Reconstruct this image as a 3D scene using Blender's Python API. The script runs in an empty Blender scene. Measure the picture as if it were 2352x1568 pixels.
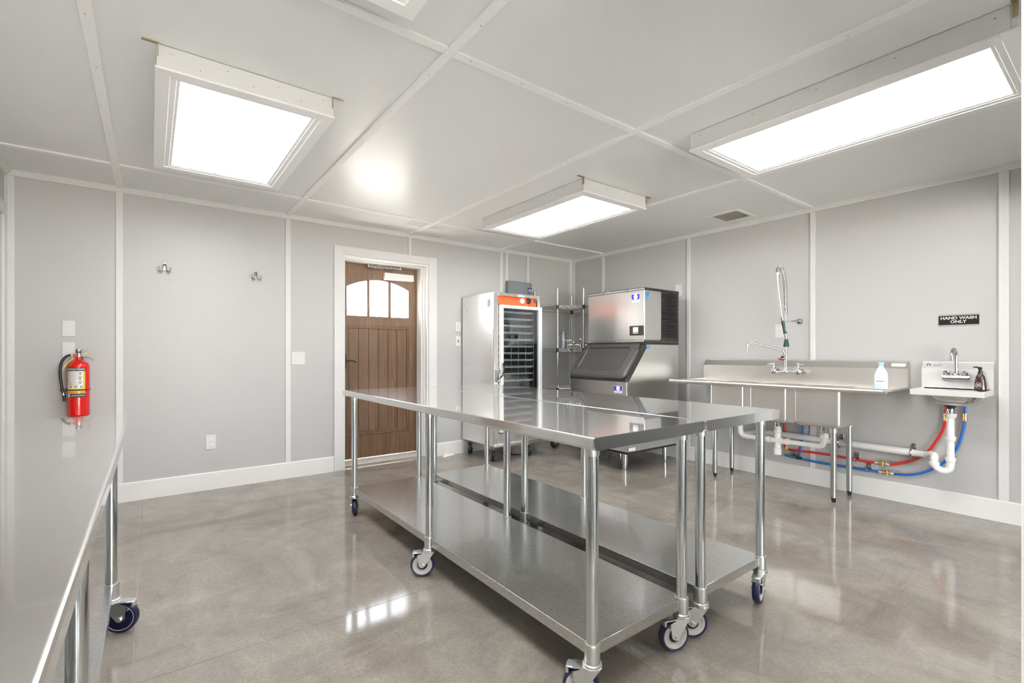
import bpy, bmesh, math, random
from mathutils import Vector, Matrix
random.seed(7)
PI = math.pi
SC = bpy.context.scene
COL = SC.collection

# ------------------------------------------------------------------ camera
cam = bpy.data.cameras.new('camera')
cam.sensor_fit = 'HORIZONTAL'
cam.sensor_width = 36.0
cam.lens = 36.0 * 1099.3524 / 2352.0
cam.shift_y = (810.4886 - 784.0) / 2352.0
cam.clip_start = 0.02
cam.clip_end = 200
camo = bpy.data.objects.new('camera', cam)
COL.objects.link(camo)
camo.location = (-4.674, -4.8029, 1.1603)
camo.rotation_euler = (PI / 2, 0, -0.6464)
SC.camera = camo

# ------------------------------------------------------------------ sky and exposure
SKY = 8.0
LAMP = 14.0
SUN = 220.0
world = bpy.data.worlds.new('sky')
SC.world = world
world.use_nodes = True
bg = world.node_tree.nodes['Background']
bg.inputs[0].default_value = (0.86, 0.93, 1.0, 1)
bg.inputs[1].default_value = SKY
sun = bpy.data.lights.new('sun', 'SUN')
sun.energy = SUN
sun.angle = 0.01
sun.color = (1.0, 0.96, 0.90)
suno = bpy.data.objects.new('sun', sun)
COL.objects.link(suno)
suno.rotation_euler = (math.radians(-8), math.radians(38), 0)
SC.view_settings.view_transform = 'Standard'
SC.view_settings.look = 'None'
SC.view_settings.exposure = 0.36
SC.view_settings.gamma = 1.0
SC.view_settings.use_curve_mapping = False
SC.cycles.max_bounces = 12
SC.cycles.diffuse_bounces = 7
SC.cycles.glossy_bounces = 6
SC.cycles.transmission_bounces = 8
SC.cycles.transparent_max_bounces = 32
SC.cycles.caustics_reflective = True
SC.cycles.caustics_refractive = False
SC.cycles.sample_clamp_indirect = 6.0
SC.cycles.use_denoising = True

H = 2.448

# ------------------------------------------------------------------ materials
class NT:
    def __init__(s, name):
        s.m = bpy.data.materials.new(name)
        s.m.use_nodes = True
        s.t = s.m.node_tree
        s.b = s.t.nodes['Principled BSDF']
    def n(s, kind, **kw):
        nd = s.t.nodes.new(kind)
        for k, v in kw.items():
            if k in nd.inputs:
                nd.inputs[k].default_value = v
            else:
                setattr(nd, k, v)
        return nd
    def l(s, a, b):
        s.t.links.new(a, b)
    def set(s, **kw):
        for k, v in kw.items():
            s.b.inputs[k].default_value = v
    def pos(s, scale=(1, 1, 1)):
        g = s.n('ShaderNodeNewGeometry')
        mp = s.n('ShaderNodeMapping')
        mp.inputs['Scale'].default_value = scale
        s.l(g.outputs['Position'], mp.inputs['Vector'])
        return mp.outputs['Vector']
    def noise(s, vec, scale, detail=2.0, rough=0.5, dist=0.0):
        nd = s.n('ShaderNodeTexNoise', Scale=scale, Detail=detail, Roughness=rough, Distortion=dist)
        s.l(vec, nd.inputs['Vector'])
        return nd.outputs['Fac']
    def ramp(s, fac, stops):
        r = s.n('ShaderNodeValToRGB')
        e = r.color_ramp.elements
        while len(e) < len(stops):
            e.new(0.5)
        for el, (p, c) in zip(e, stops):
            el.position = p
            el.color = c if len(c) == 4 else (*c, 1)
        s.l(fac, r.inputs['Fac'])
        return r.outputs['Color']
    def rng(s, fac, a, b, c, d):
        r = s.n('ShaderNodeMapRange')
        r.inputs[1].default_value, r.inputs[2].default_value = a, b
        r.inputs[3].default_value, r.inputs[4].default_value = c, d
        s.l(fac, r.inputs[0])
        return r.outputs[0]
    def bump(s, height, strength, distance, prev=None):
        b = s.n('ShaderNodeBump', Strength=strength, Distance=distance)
        s.l(height, b.inputs['Height'])
        if prev is not None:
            s.l(prev, b.inputs['Normal'])
        return b.outputs['Normal']
    def mix(s, fac, a, b, mode='MIX'):
        m = s.n('ShaderNodeMix', data_type='RGBA', blend_type=mode)
        if isinstance(fac, (int, float)):
            m.inputs[0].default_value = fac
        else:
            s.l(fac, m.inputs[0])
        for i, v in ((6, a), (7, b)):
            if isinstance(v, tuple):
                m.inputs[i].default_value = v if len(v) == 4 else (*v, 1)
            else:
                s.l(v, m.inputs[i])
        return m.outputs[2]

def c4(c):
    return (*c, 1)

def plain(name, col, rough=0.5, metal=0.0, spec=0.5, var=0.06, vscale=6.0, coat=0.0):
    """A simple procedural material: base colour with faint mottling."""
    k = NT(name)
    k.set(Roughness=rough, Metallic=metal)
    k.b.inputs['Specular IOR Level'].default_value = spec
    k.b.inputs['Coat Weight'].default_value = coat
    f = k.noise(k.pos(), vscale, 3)
    lo = tuple(v * (1 - var) for v in col)
    hi = tuple(min(1, v * (1 + var)) for v in col)
    k.l(k.ramp(f, [(0.3, lo), (0.7, hi)]), k.b.inputs['Base Color'])
    return k.m

def panel_mat(name, col, rough, bstr):
    k = NT(name)
    k.set(Roughness=rough)
    k.b.inputs['Specular IOR Level'].default_value = 0.5
    p = k.pos()
    f = k.noise(p, 1.3, 3)
    k.l(k.ramp(f, [(0.3, tuple(v * 0.975 for v in col)), (0.7, col)]), k.b.inputs['Base Color'])
    peb = k.noise(p, 170, 2, 0.5)
    n1 = k.bump(peb, bstr, 0.0016)
    k.l(n1, k.b.inputs['Normal'])
    return k.m

def steel_mat(name, col, rough, axis, wave=0.0, brush=0.25, dark=0.0, grain=0.02, coat=0.0, coatr=0.04):
    k = NT(name)
    k.set(Metallic=1.0)
    k.b.inputs['Coat Weight'].default_value = coat
    k.b.inputs['Coat Roughness'].default_value = coatr
    k.b.inputs['Coat IOR'].default_value = 1.7
    sc = {'x': (1, 60, 60), 'y': (60, 1, 60), 'z': (60, 60, 1), 'n': (8, 8, 8)}[axis]
    f = k.noise(k.pos(sc), 6, 3, 0.6)
    k.l(k.rng(f, 0.2, 0.8, rough * (1 - brush), rough * (1 + brush)), k.b.inputs['Roughness'])
    g = k.noise(k.pos(), 2.2, 4)
    k.l(k.ramp(g, [(0.3, tuple(v * (0.94 - dark) for v in col)), (0.7, col)]), k.b.inputs['Base Color'])
    nrm = k.bump(f, grain, 0.0005)
    if wave > 0:
        w = k.noise(k.pos(), 3.0, 1, 0.4)
        nrm = k.bump(w, wave, 0.012, nrm)
    k.l(nrm, k.b.inputs['Normal'])
    return k.m

def galv_mat(name, col):
    k = NT(name)
    k.set(Metallic=1.0)
    k.b.inputs['Coat Weight'].default_value = 0.5
    k.b.inputs['Coat Roughness'].default_value = 0.07
    p = k.pos()
    v = k.n('ShaderNodeTexVoronoi', Scale=120.0)
    k.l(p, v.inputs['Vector'])
    sep = k.n('ShaderNodeSeparateColor')
    k.l(v.outputs['Color'], sep.inputs[0])
    f = k.noise(p, 5, 4)
    g = k.noise(p, 110, 5, 0.75)
    k.set(Roughness=0.25)
    a = k.ramp(sep.outputs[1], [(0.0, tuple(x * 0.90 for x in col)), (1.0, col)])
    a = k.mix(k.rng(g, 0.42, 0.62, 0.40, 0.0), a, tuple(x * 0.45 for x in col))
    k.l(k.mix(k.rng(f, 0.3, 0.7, 0.0, 0.25), a, tuple(x * 0.72 for x in col)), k.b.inputs['Base Color'])
    return k.m

def floor_mat():
    k = NT('polished_concrete')
    p = k.pos()
    big = k.noise(p, 0.8, 6, 0.62, 0.5)
    mid = k.noise(k.pos((1.5, 0.8, 1)), 2.6, 10, 0.72, 0.7)
    fine = k.noise(p, 75, 5, 0.75)
    c1 = k.ramp(big, [(0.30, (0.225, 0.200, 0.172)), (0.55, (0.275, 0.247, 0.216)), (0.75, (0.335, 0.304, 0.268))])
    c2 = k.ramp(mid, [(0.34, (0.175, 0.152, 0.128)), (0.50, (0.275, 0.247, 0.216)), (0.68, (0.40, 0.365, 0.325))])
    c = k.mix(0.48, c1, c2)
    c = k.mix(k.rng(fine, 0.40, 0.72, 0.0, 0.52), c, (0.135, 0.118, 0.101))
    st = k.noise(k.pos((0.55, 1.7, 1)), 1.5, 7, 0.66, 0.9)
    c = k.mix(k.rng(st, 0.53, 0.70, 0.0, 0.55), c, (0.135, 0.117, 0.098))
    lt = k.noise(k.pos((0.9, 1.3, 1)), 2.1, 9, 0.74, 0.4)
    c = k.mix(k.rng(lt, 0.55, 0.72, 0.0, 0.45), c, (0.42, 0.385, 0.340))
    k.l(c, k.b.inputs['Base Color'])
    k.l(k.rng(mid, 0.3, 0.7, 0.05, 0.11), k.b.inputs['Roughness'])
    k.b.inputs['Specular IOR Level'].default_value = 0.55
    n = k.bump(k.noise(p, 5.0, 3), 0.015, 0.01)
    n = k.bump(fine, 0.03, 0.0006, n)
    k.l(n, k.b.inputs['Normal'])
    return k.m

def wood_mat(name, dark, light):
    k = NT(name)
    p = k.pos((22, 22, 1.3))
    f = k.noise(p, 2.0, 7, 0.62, 0.5)
    g = k.noise(k.pos((1, 1, 0.15)), 7, 3)
    c = k.ramp(f, [(0.28, dark), (0.72, light)])
    oi = k.n('ShaderNodeObjectInfo')
    c = k.mix(k.rng(oi.outputs['Random'], 0, 1, 0.0, 0.55), c, k.mix(0.5, c, (0.19, 0.135, 0.09)))
    c = k.mix(k.rng(g, 0.35, 0.7, 0.0, 0.35), c, tuple(x * 0.75 for x in dark))
    k.l(c, k.b.inputs['Base Color'])
    k.set(Roughness=0.42)
    k.l(k.bump(f, 0.15, 0.001), k.b.inputs['Normal'])
    return k.m

def emit_mat(name, col, strength):
    k = NT(name)
    k.set(Roughness=0.6)
    k.b.inputs['Base Color'].default_value = (0.8, 0.8, 0.8, 1)
    k.b.inputs['Emission Color'].default_value = c4(col)
    k.b.inputs['Emission Strength'].default_value = strength
    return k.m

def glass_mat(name, tint=(1, 1, 1), rough=0.0):
    k = NT(name)
    t = k.n('ShaderNodeBsdfTransparent')
    t.inputs[0].default_value = c4(tint)
    g = k.n('ShaderNodeBsdfGlossy')
    g.inputs['Roughness'].default_value = rough
    g.inputs[0].default_value = (1, 1, 1, 1)
    lw = k.n('ShaderNodeLayerWeight')
    lw.inputs['Blend'].default_value = 0.5
    p4 = k.n('ShaderNodeMath', operation='POWER')
    p4.inputs[1].default_value = 4.0
    k.l(lw.outputs['Facing'], p4.inputs[0])
    fr = k.n('ShaderNodeMapRange')
    fr.inputs[3].default_value = 0.035
    fr.inputs[4].default_value = 0.70
    k.l(p4.outputs[0], fr.inputs[0])
    m = k.n('ShaderNodeMixShader')
    k.l(fr.outputs[0], m.inputs[0])
    k.l(t.outputs[0], m.inputs[1])
    k.l(g.outputs[0], m.inputs[2])
    out = [n for n in k.t.nodes if n.type == 'OUTPUT_MATERIAL'][0]
    k.l(m.outputs[0], out.inputs[0])
    return k.m

class M: pass
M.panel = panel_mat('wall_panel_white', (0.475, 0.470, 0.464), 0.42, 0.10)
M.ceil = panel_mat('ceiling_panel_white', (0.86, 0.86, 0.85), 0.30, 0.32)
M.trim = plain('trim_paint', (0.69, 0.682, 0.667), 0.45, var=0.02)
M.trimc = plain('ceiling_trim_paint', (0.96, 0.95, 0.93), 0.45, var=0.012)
M.halldark = plain('unseen_hall_dark', (0.07, 0.07, 0.07), 0.7)  # unseen hall wall, coloured dark so the steel rims reflect less light
M.sill = plain('worn_threshold', (0.46, 0.43, 0.39), 0.55, var=0.12, vscale=30)
M.base = plain('baseboard_paint', (0.77, 0.75, 0.72), 0.45, var=0.02)
M.jamb = plain('door_frame_paint', (0.82, 0.815, 0.80), 0.35, var=0.02)
M.hall = plain('hall_paint', (0.80, 0.795, 0.78), 0.7)  # hall is out of view; kept near white to bounce fill light inwards
M.backing = plain('wall_core', (0.6, 0.59, 0.57), 0.8)
M.floor = floor_mat()
M.joint = plain('joint_filler', (0.33, 0.30, 0.265), 0.7, var=0.2, vscale=40)
M.hallfloor = plain('unseen_hall_floor_dark', (0.035, 0.034, 0.033), 0.85)  # floor of the unseen hall, blackened to give the table ends a dark reflection
M.top = steel_mat('brushed_tabletop_steel', (0.92, 0.915, 0.905), 0.20, 'y', wave=0.010, brush=0.05, grain=0.002, coat=1.0, coatr=0.03)
M.rim = steel_mat('brushed_rim_steel', (0.66, 0.65, 0.635), 0.27, 'y', brush=0.1)
M.steel = steel_mat('brushed_steel', (0.70, 0.685, 0.66), 0.24, 'y', wave=0.008)
M.steelv = steel_mat('brushed_steel_upright', (0.72, 0.71, 0.69), 0.29, 'z', wave=0.004, brush=0.08)
M.sinksteel = steel_mat('satin_sink_steel', (0.84, 0.815, 0.78), 0.31, 'y', brush=0.08)
M.alum = steel_mat('aluminium_sheet', (0.95, 0.945, 0.94), 0.42, 'z', brush=0.1)
M.pan = plain('pan_aluminium', (0.80, 0.795, 0.78), 0.35, metal=0.55, var=0.03)
M.doorframe = plain('anodised_door_frame', (0.80, 0.80, 0.79), 0.4, metal=0.35, var=0.02)
M.handrim = plain('satin_hand_sink_rim', (0.88, 0.87, 0.85), 0.35, metal=0.55, var=0.02)
M.sinkleg = steel_mat('sink_leg_tube', (0.52, 0.53, 0.52), 0.30, 'z')
M.signblack = plain('sign_black', (0.006, 0.006, 0.007), 0.5, spec=0.25)
M.galv = galv_mat('galvanised_sheet', (0.78, 0.79, 0.78))
M.tube = steel_mat('zinc_tube', (0.70, 0.725, 0.73), 0.16, 'z')
M.zinc = steel_mat('zinc_casting', (0.74, 0.755, 0.74), 0.34, 'n')
M.chrome = steel_mat('chrome', (0.52, 0.52, 0.53), 0.10, 'n', brush=0.1)
M.wire = steel_mat('wire_chrome', (0.72, 0.70, 0.66), 0.2, 'n')
M.navy = plain('navy_polyurethane', (0.012, 0.013, 0.05), 0.32)
M.rimgrey = plain('caster_rim_plastic', (0.50, 0.47, 0.43), 0.4)
M.black = plain('black_plastic', (0.012, 0.012, 0.013), 0.35)
M.blackmatt = plain('black_matt', (0.02, 0.02, 0.02), 0.7)
M.lid = plain('charcoal_lid_plastic', (0.034, 0.031, 0.029), 0.46, var=0.12, vscale=60)
M.louver = plain('louver_black', (0.010, 0.0095, 0.0095), 0.40)
M.darkin = steel_mat('dark_interior', (0.16, 0.155, 0.145), 0.38, 'n')
M.orange = plain('orange_panel', (0.80, 0.10, 0.025), 0.35, var=0.05, vscale=20)
M.white = plain('white_plastic', (0.83, 0.82, 0.80), 0.35, var=0.02)
M.plate = plain('wall_plate_plastic', (0.66, 0.652, 0.638), 0.35, var=0.02)
M.pvc = plain('white_pvc', (0.84, 0.83, 0.81), 0.3, var=0.03)
M.red = plain('red_pex', (0.55, 0.012, 0.012), 0.3)
M.blue = plain('blue_pex', (0.008, 0.12, 0.46), 0.3)
M.bluedark = plain('blue_pex_shaded', (0.008, 0.03, 0.30), 0.3)
M.brass = steel_mat('brass', (0.72, 0.50, 0.20), 0.3, 'n')
M.wood = wood_mat('stained_door_wood', (0.078, 0.038, 0.019), (0.205, 0.112, 0.058))
M.glass = glass_mat('window_glass')
M.cabglass = glass_mat('cabinet_glass', (0.86, 0.90, 0.92))
M.clear = glass_mat('clear_plastic', (0.93, 0.95, 0.96), 0.05)
M.lamp = emit_mat('diffuser_light', (1.0, 1.0, 0.995), LAMP)
M.screen = emit_mat('lcd_screen', (0.45, 0.58, 0.74), 0.22)
M.extred = plain('extinguisher_red', (0.62, 0.006, 0.004), 0.22, coat=0.3)
M.yellow = plain('label_yellow', (0.72, 0.58, 0.05), 0.45)
M.paper = plain('label_white', (0.82, 0.82, 0.80), 0.5, var=0.02)
M.ink = plain('label_ink', (0.03, 0.03, 0.03), 0.6)
M.inkred = plain('label_red_ink', (0.6, 0.06, 0.03), 0.6)
M.inkgrey = plain('label_grey_ink', (0.30, 0.30, 0.30), 0.6)
M.badgeblue = plain('badge_blue', (0.010, 0.012, 0.42), 0.4)
M.cyan = plain('sticker_blue', (0.01, 0.20, 0.62), 0.4)
M.aqua = plain('aqua_plastic', (0.30, 0.62, 0.74), 0.4)
M.aquapale = plain('aqua_label', (0.50, 0.78, 0.88), 0.45)
M.soapwhite = plain('milky_bottle', (0.78, 0.78, 0.72), 0.35, var=0.02)
M.amber = plain('dark_amber_bottle', (0.035, 0.006, 0.006), 0.12, coat=0.4)
M.green = plain('dark_green_rubber', (0.004, 0.030, 0.022), 0.45)
M.greybox = plain('grey_enamel', (0.155, 0.18, 0.19), 0.45)
M.bluesign = plain('navy_sticker', (0.012, 0.02, 0.12), 0.4)
M.signframe = plain('sign_grey', (0.34, 0.34, 0.33), 0.4)
M.signtext = plain('sign_lettering', (0.58, 0.58, 0.56), 0.5)
M.slot = plain('outlet_slot', (0.10, 0.09, 0.08), 0.6)
M.screw = plain('nail_head', (0.36, 0.34, 0.31), 0.5)
M.dust = plain('dusty_duct', (0.56, 0.54, 0.46), 0.8)
M.nickel = steel_mat('satin_nickel', (0.36, 0.33, 0.30), 0.28, 'n')
M.bracket = steel_mat('yellow_zinc', (0.42, 0.36, 0.22), 0.4, 'n')
M.leaf = plain('foliage', (0.028, 0.040, 0.034), 0.7, var=0.35, vscale=2)
M.bark = plain('bark', (0.10, 0.07, 0.05), 0.9)
M.ground = plain('pale_gravel', (0.56, 0.54, 0.50), 0.95, var=0.3, vscale=1.5)

# ------------------------------------------------------------------ mesh helpers
class G:
    def __init__(s, M_=None):
        s.v, s.f, s.mi, s.M, s.cur = [], [], [], M_, 0
    def _add(s, vs, fs):
        o = len(s.v)
        if s.M is not None:
            vs = [tuple(s.M @ Vector(p)) for p in vs]
        s.v.extend(tuple(p) for p in vs)
        for f in fs:
            s.f.append(tuple(i + o for i in f))
            s.mi.append(s.cur)
        return s
    def box(s, x0, x1, y0, y1, z0, z1, b=0.0, seg=1):
        x0, x1 = min(x0, x1), max(x0, x1)
        y0, y1 = min(y0, y1), max(y0, y1)
        z0, z1 = min(z0, z1), max(z0, z1)
        if b > 0:
            bm = bmesh.new()
            bmesh.ops.create_cube(bm, size=1.0)
            for v in bm.verts:
                v.co = Vector(((x0 + x1) / 2 + v.co.x * (x1 - x0), (y0 + y1) / 2 + v.co.y * (y1 - y0), (z0 + z1) / 2 + v.co.z * (z1 - z0)))
            bb = min(b, 0.49 * min(x1 - x0, y1 - y0, z1 - z0))
            bmesh.ops.bevel(bm, geom=bm.edges[:] , offset=bb, segments=seg, profile=0.5, affect='EDGES')
            return s.bm(bm)
        vs = [(x, y, z) for x in (x0, x1) for y in (y0, y1) for z in (z0, z1)]
        return s._add(vs, [(0, 1, 3, 2), (4, 6, 7, 5), (0, 4, 5, 1), (2, 3, 7, 6), (0, 2, 6, 4), (1, 5, 7, 3)])
    def bm(s, bm):
        bm.verts.index_update()
        s._add([tuple(v.co) for v in bm.verts], [tuple(v.index for v in f.verts) for f in bm.faces])
        bm.free()
        return s
    def rings(s, rings, cap0=True, cap1=True, closed=True):
        n = len(rings[0])
        vs = [p for r in rings for p in r]
        fs = []
        for i in range(len(rings) - 1):
            for j in range(n if closed else n - 1):
                k = (j + 1) % n
                fs.append((i * n + j, i * n + k, (i + 1) * n + k, (i + 1) * n + j))
        if cap0: fs.append(tuple(range(n))[::-1])
        if cap1: fs.append(tuple((len(rings) - 1) * n + j for j in range(n)))
        return s._add(vs, fs)
    def cyl(s, a, b, r, n=20, r2=None):
        a, b = Vector(a), Vector(b)
        d = (b - a).normalized()
        u = d.orthogonal().normalized()
        w = d.cross(u)
        r2 = r if r2 is None else r2
        R = [[a + (u * math.cos(2 * PI * k / n) + w * math.sin(2 * PI * k / n)) * r for k in range(n)],
             [b + (u * math.cos(2 * PI * k / n) + w * math.sin(2 * PI * k / n)) * r2 for k in range(n)]]
        return s.rings(R)
    def lathe(s, c, prof, n=24, axis='z'):
        c = Vector(c)
        ax = {'z': (Vector((1, 0, 0)), Vector((0, 1, 0)), Vector((0, 0, 1))),
              'x': (Vector((0, 1, 0)), Vector((0, 0, 1)), Vector((1, 0, 0))),
              'y': (Vector((0, 0, 1)), Vector((1, 0, 0)), Vector((0, 1, 0)))}[axis]
        R = [[c + (ax[0] * math.cos(2 * PI * k / n) + ax[1] * math.sin(2 * PI * k / n)) * max(r, 1e-5) + ax[2] * h for k in range(n)] for r, h in prof]
        return s.rings(R)
    def tube(s, pts, r, n=12, closed=False):
        pts = [Vector(p) for p in pts]
        rr = r if isinstance(r, (list, tuple)) else [r] * len(pts)
        T = []
        for i in range(len(pts)):
            if closed:
                t = pts[(i + 1) % len(pts)] - pts[i - 1]
            else:
                t = pts[min(i + 1, len(pts) - 1)] - pts[max(i - 1, 0)]
            T.append(t.normalized())
        u = T[0].orthogonal().normalized()
        R = []
        for p, t, q in zip(pts, T, rr):
            u = (u - t * u.dot(t)).normalized()
            w = t.cross(u)
            R.append([p + (u * math.cos(2 * PI * k / n) + w * math.sin(2 * PI * k / n)) * q for k in range(n)])
        if closed:
            R.append(R[0])
            return s.rings(R, False, False)
        return s.rings(R)
    def prism(s, poly, vec):
        vec = Vector(vec)
        a = [Vector(p) for p in poly]
        return s.rings([a, [p + vec for p in a]])
    def quad(s, a, b, c, d):
        return s._add([a, b, c, d], [(0, 1, 2, 3)])
    def mesh(s, name, off=(0, 0, 0)):
        me = bpy.data.meshes.new(name)
        o = Vector(off)
        me.from_pydata([tuple(Vector(p) - o) for p in s.v], [], s.f)
        if any(s.mi):
            me.polygons.foreach_set('material_index', s.mi)
        bm = bmesh.new()
        bm.from_mesh(me)
        bmesh.ops.recalc_face_normals(bm, faces=bm.faces[:])
        bm.to_mesh(me)
        bm.free()
        me.polygons.foreach_set('use_smooth', [True] * len(me.polygons))
        me.set_sharp_from_angle(angle=math.radians(38))
        me.update()
        return me

def smooth_path(pts, k=6):
    """Catmull-Rom through the given points."""
    P = [Vector(p) for p in pts]
    P = [P[0] * 2 - P[1]] + P + [P[-1] * 2 - P[-2]]
    out = []
    for i in range(1, len(P) - 2):
        for j in range(k):
            t = j / k
            a, b, c, d = P[i - 1], P[i], P[i + 1], P[i + 2]
            out.append(0.5 * ((2 * b) + (c - a) * t + (2 * a - 5 * b + 4 * c - d) * t * t + (3 * b - a - 3 * c + d) * t ** 3))
    out.append(P[-2])
    return out

BASE = {}
def base_of(o):
    while o.parent is not None:
        o = o.parent
    return BASE.get(o.name, Vector((0, 0, 0)))

def thing(name, label, cat, loc=(0, 0, 0), group=None, kind=None):
    o = bpy.data.objects.new(name, None)
    o.empty_display_size = 0.05
    COL.objects.link(o)
    o.location = loc
    BASE[o.name] = Vector(loc)
    if label: o['label'] = label
    if cat: o['category'] = cat
    if group: o['group'] = group
    if kind: o['kind'] = kind
    return o

def obj(name, g, mat, parent=None, loc=None, label=None, cat=None, group=None, kind=None):
    """Link one mesh; vertices are given in world coordinates."""
    off = base_of(parent) if parent is not None else Vector(loc or (0, 0, 0))
    me = g if isinstance(g, bpy.types.Mesh) else g.mesh(name, off)
    for m in (mat if isinstance(mat, (list, tuple)) else [mat]):
        me.materials.append(m)
    o = bpy.data.objects.new(name, me)
    COL.objects.link(o)
    if len(me.polygons) > 6:
        wn = o.modifiers.new('flat_faces', 'WEIGHTED_NORMAL')
        wn.weight = 100
        wn.keep_sharp = True
    if parent is not None:
        o.parent = parent
    else:
        o.location = off
        BASE[o.name] = Vector(off)
    if label: o['label'] = label
    if cat: o['category'] = cat
    if group: o['group'] = group
    if kind: o['kind'] = kind
    return o

def struct(name, g, mat, parent=None):
    o = obj(name, g, mat, parent)
    if parent is None:
        o['kind'] = 'structure'
    return o

def copy_tree(o, parent=None):
    c = o.copy()
    COL.objects.link(c)
    if parent is not None:
        c.parent = parent
    for ch in list(o.children):
        copy_tree(ch, c)
    return c

def copy_thing(o, loc, label, group=None):
    c = copy_tree(o)
    c.location = loc
    BASE[c.name] = Vector(loc)
    c['label'] = label
    if group: c['group'] = group
    return c

ON_X = Matrix(((0, 0, -1, 0), (-1, 0, 0, 0), (0, 1, 0, 0), (0, 0, 0, 1)))   # writing on the right wall (faces -X)
ON_Y = Matrix(((1, 0, 0, 0), (0, 0, -1, 0), (0, 1, 0, 0), (0, 0, 0, 1)))    # writing on the back wall (faces -Y)

def text_g(body, size, M4, extrude=0.0004, bold=0.0, sx=1.0, shear=0.0, wrap=None):
    cu = bpy.data.curves.new('lettering', 'FONT')
    cu.body = body
    cu.size = size
    cu.extrude = extrude
    cu.offset = bold
    cu.shear = shear
    cu.align_x = 'CENTER'
    cu.align_y = 'CENTER'
    cu.resolution_u = 3
    to = bpy.data.objects.new('lettering', cu)
    COL.objects.link(to)
    dg = bpy.context.evaluated_depsgraph_get()
    me = bpy.data.meshes.new_from_object(to.evaluated_get(dg))
    bpy.data.objects.remove(to)
    g = G()
    vs = []
    for v in me.vertices:
        p = Vector((v.co.x * sx, v.co.y, v.co.z))
        if wrap:
            c, r, a0, zz = wrap
            a = a0 + p.x / r
            vs.append((c[0] + math.sin(a) * (r + p.z), c[1] - math.cos(a) * (r + p.z), zz + p.y))
        else:
            vs.append(tuple(M4 @ p))
    g._add(vs, [tuple(p.vertices) for p in me.polygons])
    bpy.data.meshes.remove(me)
    return g

def at(M4, loc):
    return Matrix.Translation(Vector(loc)) @ M4

# ------------------------------------------------------------------ floor
XL, YF = -5.489, -4.72            # left wall face, front wall face
fl = struct('floor', G().box(-7.6, 0.3, -9.0, 0.36, -0.30, -0.0012), M.joint)
xs = [-7.6, -4.727, -3.205, -1.68, 0.0]
ys = [-9.0, -4.81, -2.668, -0.0]
for i in range(4):
    for j in range(3):
        y1 = ys[j + 1]
        g = G().box(xs[i] + 0.0013, xs[i + 1] - 0.0013, ys[j] + 0.0013, y1 - (0.0013 if j < 2 else 0), -0.0055, 0.0)
        obj('slab', g, M.hallfloor if j == 0 else M.floor, fl)
obj('slab', G().box(-3.15, -2.213, 0.0005, 0.30, -0.0055, 0.0), M.floor, fl)

# ------------------------------------------------------------------ walls and ceiling
T = 0.016       # panel thickness is nominal; battens stand proud of it
DX0, DX1, DZ = -3.150, -2.213, 2.137     # entrance opening
BX = [-4.869, -3.657, -2.437, -1.2085]
wb = struct('wall_back', G().box(-7.0, DX0, 0.010, 0.30, 0, H).box(DX1, 0.3, 0.010, 0.30, 0, H).box(DX0, DX1, 0.010, 0.30, DZ, H), M.backing)
def pan_y(name, x0, x1, z0, z1, parent):
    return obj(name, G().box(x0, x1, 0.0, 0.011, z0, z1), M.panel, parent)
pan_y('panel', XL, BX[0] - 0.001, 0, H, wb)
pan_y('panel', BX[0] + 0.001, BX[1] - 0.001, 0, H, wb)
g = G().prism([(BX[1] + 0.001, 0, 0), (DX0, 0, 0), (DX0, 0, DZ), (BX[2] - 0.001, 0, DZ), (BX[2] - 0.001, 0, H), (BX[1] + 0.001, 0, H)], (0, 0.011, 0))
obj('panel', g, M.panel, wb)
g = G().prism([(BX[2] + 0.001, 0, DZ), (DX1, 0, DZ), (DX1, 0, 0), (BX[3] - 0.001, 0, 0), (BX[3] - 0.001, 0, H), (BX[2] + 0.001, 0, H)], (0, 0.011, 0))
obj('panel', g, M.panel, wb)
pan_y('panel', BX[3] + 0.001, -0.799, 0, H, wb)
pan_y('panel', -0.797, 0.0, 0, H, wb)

RY = [-0.5718, -1.8038, -3.0279, -4.2147]
wr = struct('wall_right', G().box(0.010, 0.3, -9.0, 0.0, 0, H), M.backing)
edges = [0.0] + RY + [-4.87]
for a, b in zip(edges[:-1], edges[1:]):
    obj('panel', G().box(0.0, 0.011, b + 0.001, a - 0.001, 0, H), M.panel, wr)

obj('panel', G().box(0.0, 0.011, -9.0, -4.872, 0, H), M.halldark, wr)  # dark hall panel added for the table rim reflections
L2Y0, L2Y1, L2Z = -1.02, -0.097, 2.11       # doorway in the left wall
wl = struct('wall_left', G().box(XL - 0.2, XL - 0.010, L2Y1, 0.0, 0, H).box(XL - 0.2, XL - 0.010, -4.87, L2Y0, 0, H).box(XL - 0.2, XL - 0.010, L2Y0, L2Y1, L2Z, H), M.backing)
g = G().prism([(XL, 0, 0), (XL, L2Y1, 0), (XL, L2Y1, L2Z), (XL, L2Y0, L2Z), (XL, L2Y0, 0), (XL, -1.3, 0), (XL, -1.3, H), (XL, 0, H)], (-0.011, 0, 0))
obj('panel', g, M.panel, wl)
for a, b in ((-1.302, -2.52), (-2.522, -3.74), (-3.742, -4.87)):
    obj('panel', G().box(XL - 0.011, XL, b, a, 0, H), M.panel, wl)

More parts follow.
